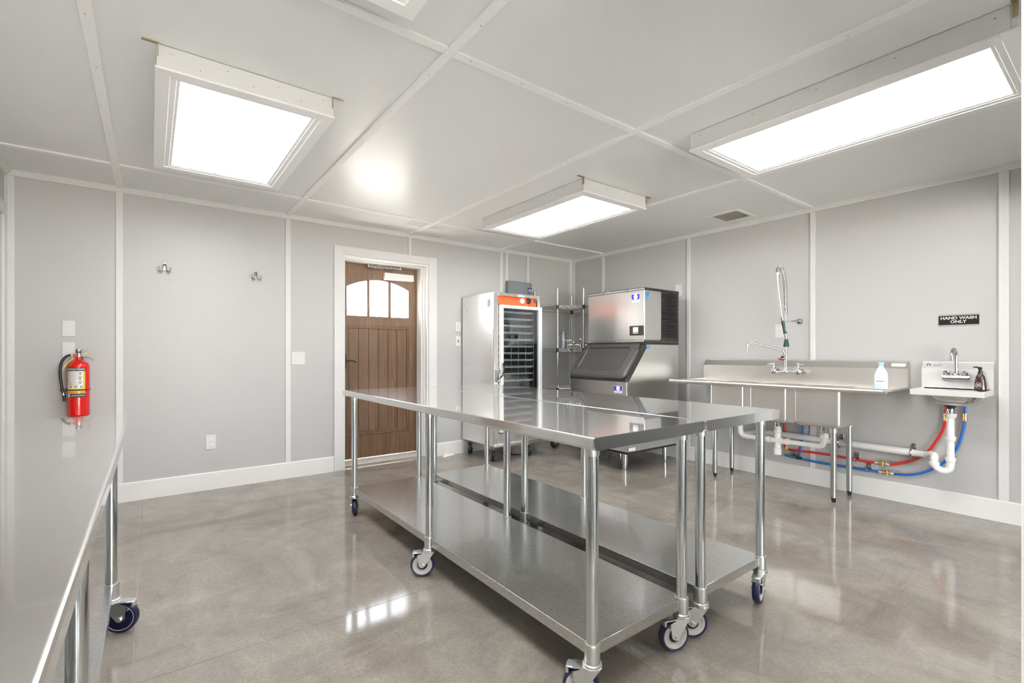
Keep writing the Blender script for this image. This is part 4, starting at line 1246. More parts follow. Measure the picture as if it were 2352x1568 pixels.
obj('lettering', text_g('ADVANTAGE', 0.013, None, extrude=0.0002, bold=0.0001, sx=1.0, shear=0.3, wrap=((EX, EY), ER + 0.0010, math.radians(0), 0.852)), M.paper, mk)
g = G().tube([(EX + (ER + 0.002) * math.sin(2 * PI * k / 40), EY - (ER + 0.002) * math.cos(2 * PI * k / 40), 0.893) for k in range(40)], 0.0042, 6, closed=True)
obj('strap', g, M.black, fe)
g = G().lathe((EX, EY, 0), [(0.001, 1.126), (0.016, 1.126), (0.018, 1.136), (0.014, 1.146), (0.013, 1.160), (0.018, 1.165), (0.020, 1.176), (0.018, 1.187), (0.001, 1.189)], 20)
g.cyl((EX - 0.008, EY, 1.145), (EX - 0.040, EY - 0.004, 1.145), 0.009, 12)
obj('valve', g, M.chrome, fe)
g = G().lathe((EX - 0.018, EY - 0.016, 1.142), [(0.001, 0), (0.012, 0), (0.012, -0.008), (0.001, -0.009)], 18, 'y')
obj('pressure_gauge', g, M.inkred, fe)
g = G().prism([(EX + 0.008, EY - 0.008, 1.140), (EX + 0.018, EY - 0.008, 1.136), (EX + 0.066, EY - 0.008, 1.176), (EX + 0.064, EY - 0.008, 1.184), (EX + 0.046, EY - 0.008, 1.178)], (0, 0.016, 0))
obj('lever', g, M.chrome, fe)
obj('tamper_tag', G().prism([(EX + 0.022, EY - 0.0095, 1.146), (EX + 0.030, EY - 0.0095, 1.142), (EX + 0.050, EY - 0.0095, 1.162), (EX + 0.050, EY - 0.0095, 1.172)], (0, -0.001, 0)), M.yellow, fe)
g = G().tube(smooth_path([(EX + 0.005, EY - 0.012, 1.132), (EX + 0.035, EY - 0.014, 1.128), (EX + 0.062, EY - 0.012, 1.120), (EX + 0.085, EY - 0.012, 1.105)]), 0.0012, 6).tube(smooth_path([(EX + 0.005, EY - 0.008, 1.134), (EX + 0.04, EY - 0.008, 1.131), (EX + 0.07, EY - 0.008, 1.121), (EX + 0.085, EY - 0.010, 1.105)]), 0.0012, 6)
obj('pull_wire', g, M.chrome, fe)
hp = smooth_path([(EX - 0.040, EY - 0.004, 1.146), (EX - 0.066, EY - 0.006, 1.134), (EX - 0.090, EY - 0.008, 1.095), (EX - 0.098, EY - 0.010, 1.030), (EX - 0.094, EY - 0.012, 0.960), (EX - 0.086, EY - 0.012, 0.900), (EX - 0.080, EY - 0.012, 0.868)], 6)
hs = obj('hose', G().tube(hp, 0.0088, 12), M.black, fe)
obj('hose_ferrule', G().cyl((EX - 0.080, EY - 0.012, 0.872), (EX - 0.0785, EY - 0.012, 0.855), 0.0100, 14), M.chrome, hs)
obj('nozzle', G().cyl((EX - 0.0785, EY - 0.012, 0.856), (EX - 0.075, EY - 0.012, 0.812), 0.0095, 14), M.black, hs)
obj('hose_clip', G().box(EX - 0.098, EX - 0.060, EY - 0.018, EY - 0.002, 0.884, 0.902, 0.003), M.black, fe)
obj('tag', G().prism([(EX - 0.020, EY - 0.006, 1.122), (EX - 0.030, EY - 0.006, 1.128), (EX - 0.078, EY - 0.008, 1.070), (EX - 0.086, EY - 0.008, 1.035), (EX - 0.055, EY - 0.008, 1.090)], (0, -0.0008, 0)), M.yellow, fe)
obj('wall_bracket', G().box(EX - 0.02, EX + 0.02, EY + 0.052, 0.0, 0.95, 1.13, 0.002).box(EX - 0.03, EX + 0.03, EY + 0.060, 0.0, 0.72, 0.76, 0.002), M.black, fe)

# ------------------------------------------------------------------ three compartment sink
SX = -0.645
cs = thing('compartment_sink', 'stainless three compartment sink with backsplash on grey legs', 'sink', (-0.33, -2.87, 0))
ZR = 0.908
# backsplash
bp = [(-0.016, 0.885), (-0.066, 0.885), (-0.066, 1.040), (-0.019, 1.089), (-0.019, 1.100), (-0.016, 1.100)]
g = G().prism([(x, -3.705, z) for x, z in bp], (0, 1.665, 0))
g.prism([(-0.016, -2.040, 0.885), (-0.016, -2.040, 1.092), (-0.062, -2.040, 1.038), (-0.062, -2.040, 0.885)], (0, 0.024, 0))
obj('backsplash', g, M.sinksteel, cs)
obj('maker_tag', G().prism([(-0.052, -3.690, 1.057), (-0.030, -3.690, 1.080), (-0.029, -3.690, 1.079), (-0.051, -3.690, 1.056)], (0, 0.09, 0)), M.paper, cs)
# deck with openings
by = [(-2.700, -2.390), (-3.052, -2.752), (-3.430, -3.108)]
bx0, bx1 = -0.580, -0.205
g = G()
zt_, zl_ = 0.893, 0.889
g.box(SX + 0.01, bx0, -3.71, -2.05, zl_, zt_).box(bx1, -0.05, -3.71, -2.05, zl_, zt_)
g.box(bx0, bx1, by[0][1], -2.05, zl_, zt_).box(bx0, bx1, by[1][1], by[0][0], zl_, zt_).box(bx0, bx1, by[2][1], by[1][0], zl_, zt_).box(bx0, bx1, -3.71, by[2][0], zl_, zt_)
obj('deck', g, M.sinksteel, cs)
g = G()
rim = [(SX + 0.004, -2.03), (SX, -2.06)]
g.tube([(-0.06, -2.028, ZR - 0.016), (SX + 0.012, -2.028, ZR - 0.016)], 0.012, 12)
g.tube([(SX, -2.016, ZR - 0.016), (SX, -3.712, ZR - 0.016)], [0.0195, 0.0195], 18)
g.prism([(SX, -3.712, ZR - 0.036), (SX - 0.018, -3.712, ZR - 0.016), (SX, -3.712, ZR + 0.003), (SX + 0.02, -3.712, ZR - 0.010)], (0, -0.018, 0))
g.box(SX, -0.055, -3.726, -3.712, ZR - 0.022, ZR - 0.002, 0.004)
g.box(SX + 0.02, -0.055, -3.712, -3.700, ZR - 0.016, ZR - 0.008)
obj('rolled_rim', g, M.sinksteel, cs)
def bowl(y0, y1):
    g = G()
    def rr(d, z, r):
        return rrect(bx0 + d, bx1 - d, y0 + d, y1 - d, r, z)
    R = [rr(0.0, zl_, 0.022), rr(0.0, 0.625, 0.022), rr(0.006, 0.602, 0.025), rr(0.022, 0.590, 0.03), rr(0.026, 0.592, 0.03), rr(0.010, 0.606, 0.025), rr(0.0025, 0.63, 0.02), rr(0.0025, zl_, 0.02)]
    g.rings(R, False, False)
    g.rings([rr(0.022, 0.590, 0.03), rr(0.026, 0.5925, 0.03)])
    return obj('bowl', g, M.sinksteel, cs)
for a, b_ in by:
    bowl(a, b_)
for a, b_ in ((by[1][1], by[0][0]), (by[2][1], by[1][0])):
    obj('bowl_web', G().box(bx0 + 0.006, bx0 + 0.010, a - 0.004, b_ + 0.004, 0.602, zl_), M.sinksteel, cs)

for (x, y) in ((-0.430, -2.354), (-0.113, -2.347), (-0.430, -3.336), (-0.118, -3.341)):
    ztop = 0.592 if x < -0.21 else zl_
    l = obj('leg', G().cyl((x, y, 0.036), (x, y, ztop), 0.0206, 24), M.sinkleg, cs)
    if x < -0.21:
        obj('socket', G().lathe((x, y, 0), [(0.0208, 0.535), (0.0255, 0.537), (0.0265, 0.590), (0.0208, 0.590)], 20), M.zinc, l)
    else:
        obj('socket', G().lathe((x, y, 0), [(0.0208, 0.560), (0.0245, 0.562), (0.0245, 0.620), (0.0208, 0.620)], 20), M.zinc, l)
    obj('foot', G().lathe((x, y, 0), [(0.001, 0), (0.0125, 0.0), (0.0145, 0.018), (0.017, 0.022), (0.017, 0.037), (0.001, 0.037)], 16), M.blackmatt, l)
# shelf bracket gussets to the back wall, seen as two pins
# pre-rinse faucet
FX = -0.150
pf = thing('pre_rinse_faucet', 'tall chrome pre-rinse faucet with spring hose over the compartment sink', 'faucet', (FX, -2.864, 0.99))
g = G().cyl((FX, -2.755, 0.992), (FX, -2.972, 0.992), 0.0085, 14)
for y in (-2.760, -2.967):
    g.cyl((-0.052, y, 0.992), (FX, y, 0.992), 0.013, 16).lathe((-0.056, y, 0.992), [(0.001, 0), (0.026, 0), (0.022, -0.012), (0.001, -0.013)], 20, 'x')
    g.lathe((FX, y, 0), [(0.001, 0.970), (0.014, 0.972), (0.020, 0.982), (0.020, 1.008), (0.016, 1.022), (0.012, 1.036), (0.001, 1.038)], 20)
g.lathe((FX, -2.864, 0), [(0.001, 0.972), (0.014, 0.974), (0.019, 0.985), (0.017, 1.005), (0.011, 1.02), (0.011, 1.09), (0.014, 1.095), (0.014, 1.14), (0.001, 1.142)], 20)
g.box(FX - 0.012, FX + 0.012, -2.858, -2.826, 1.092, 1.135, 0.004)
obj('body', g, M.chrome, pf)
for y, s_ in ((-2.760, 1), (-2.967, -1)):
    g = G().cyl((FX, y, 1.036), (FX, y, 1.062), 0.006, 10).tube([(FX - 0.01, y - 0.0, 1.062), (FX - 0.015, y + s_ * 0.028, 1.060), (FX - 0.018, y + s_ * 0.052, 1.054)], [0.0065, 0.0045, 0.007], 10).lathe((FX, y, 1.055), [(0.001, 0), (0.010, 0), (0.010, 0.015), (0.001, 0.018)], 12)
    obj('handle', g, M.chrome, pf)
g = G().cyl((FX - 0.01, -2.845, 1.108), (FX - 0.045, -2.835, 1.108), 0.005, 10)
obj('spout_valve', g, M.chrome, pf)
obj('red_knob', G().lathe((FX - 0.045, -2.835, 1.108), [(0.001, 0.004), (0.010, 0.002), (0.010, -0.010), (0.001, -0.012)], 14, 'x'), M.red, pf)
sp = smooth_path([(FX - 0.004, -2.858, 1.125), (FX - 0.015, -2.852, 1.170), (FX - 0.030, -2.835, 1.187), (FX - 0.07, -2.787, 1.205), (FX - 0.16, -2.679, 1.247), (FX - 0.185, -2.649, 1.254), (FX - 0.200, -2.628, 1.235), (FX - 0.205, -2.620, 1.205), (FX - 0.205, -2.619, 1.185)], 6)
s1 = obj('spout', G().tube(sp, 0.0085, 12), M.chrome, pf)
obj('aerator', G().cyl((FX - 0.205, -2.619, 1.195), (FX - 0.205, -2.619, 1.172), 0.0115, 14), M.chrome, s1)
obj('riser', G().cyl((FX, -2.864, 1.14), (FX, -2.864, 1.60), 0.0085, 14).lathe((FX, -2.864, 0), [(0.009, 1.515), (0.016, 1.518), (0.016, 1.56), (0.014, 1.575), (0.014, 1.60), (0.009, 1.602)], 18), M.chrome, pf)
# hose: up through the spring, over the top and down to the grip
arcp = smooth_path([(FX, -2.864, 1.60), (FX, -2.862, 1.72), (FX - 0.003, -2.858, 1.805), (FX - 0.012, -2.850, 1.872), (FX - 0.030, -2.838, 1.912), (FX - 0.050, -2.830, 1.918), (FX - 0.065, -2.827, 1.900), (FX - 0.070, -2.827, 1.865)], 12)
obj('hose_core', G().tube(arcp, 0.0070, 10), M.steelv, pf)
N = len(arcp)
coil = []
turns = 30
lens = [0]
for i in range(1, N):
    lens.append(lens[-1] + (arcp[i] - arcp[i - 1]).length)
Lt = lens[-1]
K = turns * 12
u = Vector((1, 0, 0))
for k in range(K + 1):
    s_ = Lt * k / K
    i = max(j for j in range(N) if lens[j] <= s_ + 1e-9)
    i = min(i, N - 2)
    f = (s_ - lens[i]) / max(1e-9, lens[i + 1] - lens[i])
    p = arcp[i].lerp(arcp[i + 1], f)
    t_ = (arcp[i + 1] - arcp[i]).normalized()
    u = (u - t_ * u.dot(t_)).normalized()
    w = t_.cross(u)
    a = 2 * PI * turns * k / K
    coil.append(p + (u * math.cos(a) + w * math.sin(a)) * 0.0175)
obj('spring', G().tube(coil, 0.0022, 5), M.chrome, pf)
hz = smooth_path([(FX - 0.070, -2.827, 1.875), (FX - 0.072, -2.830, 1.78), (FX - 0.066, -2.838, 1.664), (FX - 0.055, -2.850, 1.53), (FX - 0.049, -2.855, 1.465)], 6)
obj('flex_hose', G().tube(hz, 0.0105, 12).lathe((FX - 0.070, -2.827, 1.868), [(0.001, -0.012), (0.020, -0.010), (0.021, 0.008), (0.001, 0.012)], 16), M.steelv, pf)
a_, b_ = Vector((FX - 0.050, -2.855, 1.470)), Vector((FX - 0.014, -2.878, 1.262))
mixp = lambda t_: a_.lerp(b_, t_)
obj('grip', G().tube([mixp(0.10), mixp(0.16), mixp(0.58), mixp(0.62), mixp(0.66)], [0.010, 0.0135, 0.0115, 0.015, 0.013], 14), M.green, pf)
obj('spray_valve', G().tube([mixp(-0.08), mixp(0.0), mixp(0.10)], [0.011, 0.013, 0.012], 12), M.chrome, pf)
obj('spray_neck', G().tube([mixp(0.66), mixp(0.74), mixp(0.86), mixp(0.92)], [0.010, 0.012, 0.009, 0.012], 12), M.chrome, pf)
e = mixp(0.90)
obj('spray_head', G().lathe((e.x, e.y, 0), [(0.001, 1.285), (0.014, 1.283), (0.017, 1.262), (0.024, 1.222), (0.022, 1.216), (0.001, 1.216)], 20), M.green, pf)
g = G().lathe((0, -2.925, 1.445), [(0.001, -0.014), (0.024, -0.014), (0.024, -0.004), (0.020, 0.0), (0.001, 0.0)], 20, 'x')
g.cyl((-0.01, -2.925, 1.445), (FX + 0.02, -2.900, 1.445), 0.006, 10).cyl((FX + 0.02, -2.905, 1.447), (FX, -2.850, 1.447), 0.006, 10).lathe((FX, -2.864, 1.435), [(0.0088, 0), (0.014, 0.002), (0.014, 0.022), (0.0088, 0.024)], 14)
obj('wall_bracket', g, M.chrome, pf)

# dish soap on the drainboard
ds = thing('dish_soap', 'white dish soap bottle with aqua cap on the right drainboard of the sink', 'soap bottle', (-0.44, -3.642, zt_))
zb_ = zt_
def oval(cx_, cy_, a, b, z, n=28):
    return [(cx_ + a * math.cos(2 * PI * k / n), cy_ + b * math.sin(2 * PI * k / n), z) for k in range(n)]
DXs, DYs = -0.43, -3.640
g = G().rings([oval(DXs, DYs, 0.020, 0.036, zb_), oval(DXs, DYs, 0.024, 0.040, zb_ + 0.006), oval(DXs, DYs, 0.025, 0.041, zb_ + 0.06), oval(DXs, DYs, 0.025, 0.042, zb_ + 0.105), oval(DXs, DYs, 0.023, 0.036, zb_ + 0.130), oval(DXs, DYs, 0.018, 0.024, zb_ + 0.150), oval(DXs, DYs, 0.014, 0.016, zb_ + 0.163), oval(DXs, DYs, 0.013, 0.0145, zb_ + 0.172)])
obj('bottle', g, M.soapwhite, ds)
obj('cap', G().rings([oval(DXs, DYs, 0.0135, 0.015, zb_ + 0.172), oval(DXs, DYs, 0.0135, 0.015, zb_ + 0.182), oval(DXs, DYs, 0.016, 0.019, zb_ + 0.196), oval(DXs, DYs, 0.014, 0.017, zb_ + 0.200)]), M.aqua, ds)
def label_patch(z0, z1, t0, t1, d):
    R = []
    for k in range(11):
        t_ = t0 + (t1 - t0) * k / 10
        a = PI + t_
        R.append([(DXs + (0.0255 + d) * math.cos(a), DYs + (0.0425 + d) * math.sin(a), z) for z in (z0, z1)] + [(DXs + 0.0252 * math.cos(a), DYs + 0.0420 * math.sin(a), z) for z in (z1, z0)])
    return G().rings(R)
lp = obj('label', label_patch(zb_ + 0.012, zb_ + 0.098, -0.95, 0.95, 0.0004), M.paper, ds)
obj('label_aqua', label_patch(zb_ + 0.012, zb_ + 0.044, -0.95, 0.95, 0.0009), M.aquapale, lp)
obj('label_name', label_patch(zb_ + 0.060, zb_ + 0.066, -0.6, 0.6, 0.0010), M.cyan, lp)
obj('label_red', label_patch(zb_ + 0.074, zb_ + 0.080, -0.45, 0.4, 0.0010), M.inkred, lp) if False else obj('label_green', label_patch(zb_ + 0.086, zb_ + 0.090, -0.7, 0.2, 0.0010), M.aqua, lp)

# ------------------------------------------------------------------ drains under the compartment sink
dp = thing('sink_drain_pipes', 'white plastic drain pipes under the compartment sink bowls', 'pipes', (-0.33, -2.87, 0.40))
PX = -0.33
drains = (-2.545, -2.875, -3.233)
for y in drains:
    f = obj('drain_flange', G().lathe((PX, y, 0), [(0.001, 0.590), (0.048, 0.590), (0.046, 0.583), (0.030, 0.574), (0.026, 0.56), (0.001, 0.56)], 24), M.nickel, dp)
    g = G().lathe((PX, y, 0), [(0.001, 0.56), (0.024, 0.56), (0.024, 0.545), (0.028, 0.543), (0.028, 0.535), (0.024, 0.533), (0.024, 0.515), (0.001, 0.515)], 24)
    obj('tailpiece', g, M.chrome, dp)
def pipe(name, pts, r, parent, mat=None, n=20):
    return obj(name, G().tube(pts, r, n), mat or M.pvc, parent)
pipe('elbow', smooth_path([(PX, -3.233, 0.525), (PX, -3.233, 0.470), (PX, -3.229, 0.432), (PX, -3.210, 0.408), (PX, -3.175, 0.402), (PX, -3.13, 0.402)], 5), 0.0235, dp)
obj('slip_nut', G().lathe((PX, -3.233, 0), [(0.024, 0.505), (0.031, 0.505), (0.032, 0.475), (0.028, 0.470), (0.024, 0.470)], 20), M.pvc, dp)
pipe('drain_pipe', [(PX, -3.14, 0.402), (PX, -2.60, 0.402)], 0.021, dp)
pipe('elbow', smooth_path([(PX, -2.545, 0.525), (PX, -2.545, 0.46), (PX, -2.552, 0.425), (PX, -2.575, 0.406), (PX, -2.62, 0.402)], 5), 0.0235, dp)
g = G().cyl((PX, -2.875, 0.525), (PX, -2.875, 0.300), 0.026, 24).cyl((PX, -2.825, 0.402), (PX, -2.925, 0.402), 0.027, 24)
g.lathe((PX, -2.875, 0), [(0.026, 0.50), (0.031, 0.50), (0.031, 0.475), (0.026, 0.472)], 20)
obj('cross_fitting', g, M.pvc, dp)
obj('cleanout_cap', G().lathe((PX, -2.875, 0), [(0.001, 0.279), (0.026, 0.280), (0.030, 0.286), (0.031, 0.335), (0.026, 0.338), (0.001, 0.338)], 20), M.pvc, dp)
g = G().lathe((PX, -2.80, 0.402), [(0.0212, -0.018), (0.029, -0.016), (0.029, 0.012), (0.0212, 0.014)], 20, 'y').lathe((PX, -2.955, 0.402), [(0.0212, -0.014), (0.029, -0.012), (0.029, 0.016), (0.0212, 0.018)], 20, 'y')
obj('coupling', g, M.pvc, dp)

wp = thing('wall_drain_pipe', 'long white drain pipe clamped along the wall under both sinks', 'pipe', (-0.06, -3.4, 0.41))
WX = -0.062
pipe('long_pipe', [(WX, -2.70, 0.418), (WX, -3.74, 0.405)], 0.0270, wp)
pipe('branch', smooth_path([(WX, -2.70, 0.418), (WX, -2.60, 0.419), (WX - 0.03, -2.565, 0.419), (WX - 0.12, -2.56, 0.415), (PX + 0.01, -2.56, 0.406)], 5), 0.0235, wp)
pipe('reducer', [(WX, -3.735, 0.405), (WX, -3.80, 0.404)], 0.0235, wp)
for y, z in ((-3.249, 0.411), (-3.728, 0.405)):
    g = G().tube([(WX + 0.0295 * math.cos(2 * PI * k / 24), y, z + 0.0295 * math.sin(2 * PI * k / 24)) for k in range(24)], 0.0055, 6, closed=True)
    g.box(-0.030, -0.0, y - 0.012, y + 0.012, z + 0.030, z + 0.042, 0.002).box(-0.006, 0.0, y - 0.014, y + 0.014, z + 0.020, z + 0.062, 0.001).box(WX - 0.008, WX + 0.008, y - 0.008, y + 0.008, z - 0.044, z - 0.030, 0.002)
    obj('pipe_clamp', g, M.nickel, wp)

ht = thing('hand_sink_trap', 'white plastic drain trap under the hand wash sink', 'pipe', (-0.17, -3.97, 0.5))
TX, TY = -0.175, -3.972
obj('drain_flange', G().lathe((TX, TY, 0), [(0.001, 0.798), (0.040, 0.797), (0.036, 0.786), (0.022, 0.775), (0.022, 0.765), (0.001, 0.765)], 24), M.black, ht)
obj('tailpiece', G().lathe((TX, TY, 0), [(0.001, 0.766), (0.024, 0.766), (0.024, 0.752), (0.020, 0.750), (0.020, 0.728), (0.001, 0.728)], 24), M.chrome, ht)
pipe('down_pipe', [(TX, TY, 0.735), (TX, TY, 0.40)], 0.0215, ht)
ub = smooth_path([(TX, TY, 0.41), (TX, TY, 0.375), (TX, TY + 0.008, 0.340), (TX, TY + 0.035, 0.322), (TX, TY + 0.062, 0.330), (TX, TY + 0.082, 0.350), (TX, TY + 0.088, 0.372)], 5)
pipe('u_bend', ub, 0.0235, ht)
el = smooth_path([(TX, TY + 0.088, 0.370), (TX, TY + 0.088, 0.400), (TX + 0.012, TY + 0.090, 0.420), (TX + 0.04, TY + 0.105, 0.424), (TX + 0.085, TY + 0.13, 0.415), (WX, TY + 0.165, 0.404)], 5)
pipe('trap_arm', el, 0.0230, ht)
for z0 in (0.724, 0.563, 0.413):
    obj('slip_nut', G().lathe((TX, TY, 0), [(0.0217, z0 + 0.012), (0.034 if z0 > 0.7 else 0.030, z0 + 0.011), (0.033 if z0 > 0.7 else 0.030, z0 - 0.006), (0.025, z0 - 0.022), (0.0217, z0 - 0.023)], 18), M.pvc, ht)
obj('slip_nut', G().lathe((TX, TY + 0.088, 0), [(0.0235, 0.378), (0.031, 0.377), (0.031, 0.362), (0.026, 0.350), (0.0235, 0.349)], 18), M.pvc, ht)

# ------------------------------------------------------------------ water lines
def water_line(name, label, pts, mat, valve_y, valve_z, coup, clamps, tee=None, riser=None, riser_mat=None):
    t = thing(name, label, 'water line', (-0.04, -3.4, 0.25))
    HX = -0.024
    P = smooth_path([(HX, y, z) for y, z in pts], 5)
    obj('hose', G().tube(P, 0.0095, 12), mat, t)
    g = G().cyl((HX, valve_y + 0.026, valve_z), (HX, valve_y - 0.026, valve_z), 0.0125, 12).lathe((HX, valve_y, valve_z), [(0.001, -0.016), (0.014, -0.015), (0.014, 0.016), (0.006, 0.02), (0.006, 0.03), (0.001, 0.03)], 12)
    v = obj('ball_valve', g, M.brass, t)
    obj('valve_handle', G().box(HX - 0.006, HX + 0.006, valve_y - 0.085, valve_y + 0.008, valve_z + 0.028, valve_z + 0.033, 0.002), M.alum, v)
    obj('ferrules', G().cyl((HX, valve_y + 0.05, valve_z), (HX, valve_y + 0.026, valve_z), 0.0115, 12).cyl((HX, valve_y - 0.026, valve_z), (HX, valve_y - 0.05, valve_z), 0.0115, 12), M.alum, v)
    y, z = coup
    obj('coupling', G().lathe((HX, y, z), [(0.0097, -0.028), (0.014, -0.026), (0.014, -0.012), (0.0125, -0.010), (0.0125, 0.008), (0.0145, 0.010), (0.0145, 0.026), (0.0097, 0.028)], 12), M.brass, t)
    for y, z in clamps:
        g = G().box(-0.004, 0.0, y - 0.020, y + 0.020, z - 0.014, z + 0.058, 0.001).tube([(HX + 0.013 * math.cos(2 * PI * k / 16), y + 0.006, z + 0.013 * math.sin(2 * PI * k / 16)) for k in range(16)], 0.0045, 6, closed=True).box(-0.020, -0.003, y - 0.006, y + 0.010, z + 0.012, z + 0.022, 0.001)
        g.lathe((-0.004, y, z + 0.044), [(0.001, 0), (0.006, 0), (0.005, -0.004), (0.001, -0.005)], 10, 'x')
        obj('clamp', g, M.nickel, t)
    if tee:
        y, z = tee
        obj('tee', G().cyl((HX, y + 0.022, z), (HX, y - 0.022, z), 0.0125, 12).cyl((HX, y, z), (HX, y, z + 0.03), 0.012, 12), M.black if mat is M.blue else M.brass, t)
    if riser:
        obj('riser', G().tube(smooth_path([(HX, y, z) for y, z in riser], 4), 0.0095, 12), riser_mat or mat, t)
    return t
wl_r = water_line('red_water_line', 'red flexible water line along the wall from hand sink to compartment sink',
    [(-3.920, 0.80), (-3.918, 0.74), (-3.916, 0.666), (-3.898, 0.588), (-3.863, 0.507), (-3.822, 0.431), (-3.771, 0.372), (-3.696, 0.323), (-3.616, 0.290), (-3.567, 0.282), (-3.50, 0.278), (-3.357, 0.281), (-3.196, 0.287), (-3.024, 0.286), (-2.831, 0.279)],
    M.red, -3.536, 0.280, (-3.916, 0.690), [(-3.357, 0.281)], tee=(-2.815, 0.279), riser=[(-2.806, 0.285), (-2.803, 0.36), (-2.80, 0.45), (-2.797, 0.545)])
wl_b = water_line('blue_water_line', 'blue flexible water line along the wall from hand sink to compartment sink',
    [(-4.026, 0.80), (-4.024, 0.763), (-4.019, 0.67), (-4.011, 0.603), (-3.992, 0.518), (-3.967, 0.451), (-3.913, 0.363), (-3.849, 0.299), (-3.774, 0.251), (-3.696, 0.224), (-3.60, 0.212), (-3.53, 0.211), (-3.441, 0.211), (-3.196, 0.207), (-3.024, 0.209), (-2.878, 0.220), (-2.802, 0.226)],
    M.blue, -3.563, 0.212, (-4.022, 0.702), [(-3.441, 0.211), (-2.864, 0.221)], tee=(-2.922, 0.217), riser=[(-2.925, 0.230), (-2.934, 0.319), (-2.950, 0.411), (-2.958, 0.50), (-2.962, 0.56)])
obj('shutoff', G().cyl((-0.024, -2.797, 0.545), (-0.024, -2.797, 0.575), 0.013, 12), M.brass, wl_r)

# ------------------------------------------------------------------ hand wash sink
hk = thing('hand_sink', 'small stainless wall mounted hand wash sink under the black sign', 'sink', (-0.2, -3.98, 0.9))
hy0, hy1, hx0 = -4.170, -3.787, -0.358
bp = [(-0.0155, 0.87), (-0.056, 0.87), (-0.056, 1.046), (-0.019, 1.088), (-0.019, 1.099), (-0.0155, 1.099)]
g = G().prism([(x, hy0, z) for x, z in bp], (0, hy1 - hy0, 0))
obj('backsplash', g, M.handrim, hk)
lt = obj('maker_tag', G().lathe((-0.036, -3.825, 1.072), [(0.001, 0), (0.013, 0), (0.013, -0.0018), (0.001, -0.002)], 20, 'x'), M.paper, hk)
obj('tag_mark', G().lathe((-0.0376, -3.825, 1.072), [(0.007, 0), (0.012, 0), (0.012, -0.0008), (0.007, -0.0008), (0.007, 0)], 20, 'x').box(-0.0388, -0.0376, -3.832, -3.818, 1.0705, 1.0735), M.bluesign, lt)
obj('tag_print', G().box(-0.0385, -0.030, -3.895, -3.85, 1.068, 1.076), M.inkgrey, lt)
g = G()
ho = lambda d, z: rrect(hx0 + d, -0.056, hy0 + d, hy1 - d, 0.004, z)
hole = lambda d, z, r=0.075: rrect(-0.325 + d, -0.085 - d, -4.150 + d, -3.853 - d, r, z)
g.rings([ho(0.004, 0.868), ho(0, 0.868), ho(0, 0.904), ho(0.003, 0.9065), ho(0.010, 0.9055), ho(0.014, 0.899), hole(-0.004, 0.897), hole(0.0, 0.894)], False, False)
obj('rim', g, M.handrim, hk)
g = G().rings([hole(0.0, 0.894), hole(0.003, 0.86, 0.08), hole(0.018, 0.825, 0.08), hole(0.048, 0.803, 0.065), hole(0.085, 0.797, 0.03)], False, True)
g.rings([hole(-0.002, 0.893), hole(0.001, 0.86, 0.08), hole(0.016, 0.823, 0.08), hole(0.046, 0.801, 0.065), hole(0.085, 0.794, 0.03)], False, True)
obj('basin', g, M.steel, hk)
hf = thing('hand_faucet', 'chrome gooseneck faucet on the hand sink backsplash', 'faucet', (-0.08, -3.985, 0.98))
g = G().rings([[(-0.047, y, z0), (-0.085, y, z0 - 0.004), (-0.108, y, z0 + 0.008), (-0.114, y, z0 + 0.022), (-0.108, y, z0 + 0.036), (-0.09, y, z0 + 0.040), (-0.047, y, z0 + 0.040)] for y, z0 in ((-3.914, 0.966), (-3.922, 0.963), (-4.050, 0.963), (-4.060, 0.966))])
obj('body', g, M.chrome, hf)
nk = smooth_path([(-0.088, -3.985, 1.00), (-0.088, -3.985, 1.06), (-0.088, -3.985, 1.13), (-0.096, -3.984, 1.165), (-0.122, -3.982, 1.187), (-0.155, -3.980, 1.182), (-0.176, -3.979, 1.158), (-0.182, -3.979, 1.125)], 6)
ns = obj('gooseneck', G().tube(nk, 0.0105, 14).lathe((-0.088, -3.985, 0), [(0.011, 0.999), (0.020, 1.0), (0.018, 1.012), (0.013, 1.018), (0.013, 1.03), (0.0107, 1.032)], 18), M.chrome, hf)
obj('aerator', G().tube([(-0.182, -3.979, 1.140), (-0.183, -3.979, 1.108)], [0.0125, 0.0145], 16), M.chrome, ns)
for y in (-3.934, -4.034):
    g = G().lathe((-0.088, y, 0), [(0.001, 1.00), (0.019, 1.001), (0.021, 1.006), (0.016, 1.010), (0.020, 1.018), (0.020, 1.028), (0.012, 1.034), (0.001, 1.035)], 14)
    obj('knob', g, M.chrome, hf)
sb = thing('soap_pump', 'dark brown pump soap bottle on the hand sink rim', 'soap dispenser', (-0.11, -4.114, 0.899))
SXx, SYy, SZ = -0.105, -4.113, 0.8975
g = G().rings([oval(SXx, SYy, 0.020, 0.029, SZ), oval(SXx, SYy, 0.023, 0.032, SZ + 0.005), oval(SXx, SYy, 0.022, 0.030, SZ + 0.06), oval(SXx, SYy, 0.018, 0.023, SZ + 0.100), oval(SXx, SYy, 0.013, 0.016, SZ + 0.114), oval(SXx, SYy, 0.011, 0.012, SZ + 0.118)])
obj('bottle', g, M.amber, sb)
g = G().lathe((SXx, SYy, 0), [(0.001, SZ + 0.116), (0.0135, SZ + 0.116), (0.0135, SZ + 0.134), (0.009, SZ + 0.138), (0.010, SZ + 0.150), (0.001, SZ + 0.152)], 18)
obj('pump_collar', g, M.black, sb)
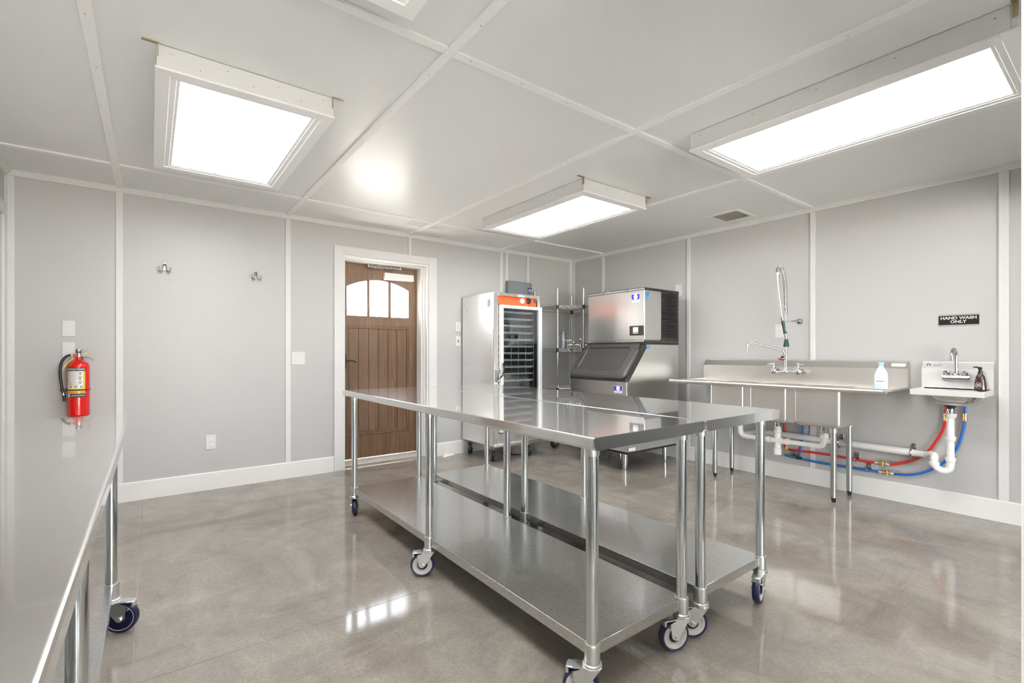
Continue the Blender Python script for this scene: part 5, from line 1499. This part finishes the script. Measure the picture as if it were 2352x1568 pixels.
g = G().box(SXx - 0.012, SXx + 0.010, SYy - 0.010, SYy + 0.012, SZ + 0.150, SZ + 0.166, 0.004).tube([(SXx - 0.004, SYy + 0.005, SZ + 0.162), (SXx - 0.022, SYy + 0.022, SZ + 0.166), (SXx - 0.032, SYy + 0.030, SZ + 0.164)], [0.006, 0.005, 0.0035], 10)
obj('pump_nozzle', g, M.black, sb)
g = G()
c_ = Vector((SXx - 0.0235, SYy + 0.008, SZ + 0.040))
g.tube([(SXx - 0.0232 + 0.10 * (0.014 * math.cos(2 * PI * k / 20)), SYy + 0.006 + 0.014 * math.cos(2 * PI * k / 20), SZ + 0.040 + 0.019 * math.sin(2 * PI * k / 20)) for k in range(20)], 0.0010, 5, closed=True)
for z in (0.047, 0.041, 0.035):
    g.box(SXx - 0.0245, SXx - 0.0225, SYy - 0.002, SYy + 0.014, SZ + z - 0.0014, SZ + z + 0.0014)
obj('label_mark', g, M.paper, sb)

# sign
sg = thing('hand_wash_sign', 'black HAND WASH ONLY sign with grey border on the wall', 'sign', (-0.005, -3.983, 1.398))
obj('border', G().box(-0.004, 0.0, -4.093, -3.873, 1.355, 1.443, 0.0018), M.signframe, sg)
obj('face', G().box(-0.005, -0.0035, -4.092, -3.874, 1.366, 1.433, 0.0008), M.signblack, sg)
obj('lettering', text_g('HAND WASH', 0.0285, at(ON_X, (-0.0052, -3.982, 1.4145)), extrude=0.0006, bold=0.0010, sx=1.13), M.signtext, sg)
obj('lettering', text_g('ONLY', 0.0285, at(ON_X, (-0.0052, -3.982, 1.3875)), extrude=0.0006, bold=0.0010, sx=1.13), M.signtext, sg)

# white wedge by the baseboard
g = G().prism([(-2.075, -0.10, 0.0), (-1.90, -0.045, 0.0), (-1.92, -0.045, 0.012), (-2.01, -0.06, 0.028), (-2.055, -0.085, 0.022)], (0.0, 0.028, 0.0))
wdg = thing('door_wedge', 'white plastic door wedge lying on the floor by the baseboard', 'door wedge', (-1.99, -0.06, 0))
obj('wedge_body', g, M.white, wdg)
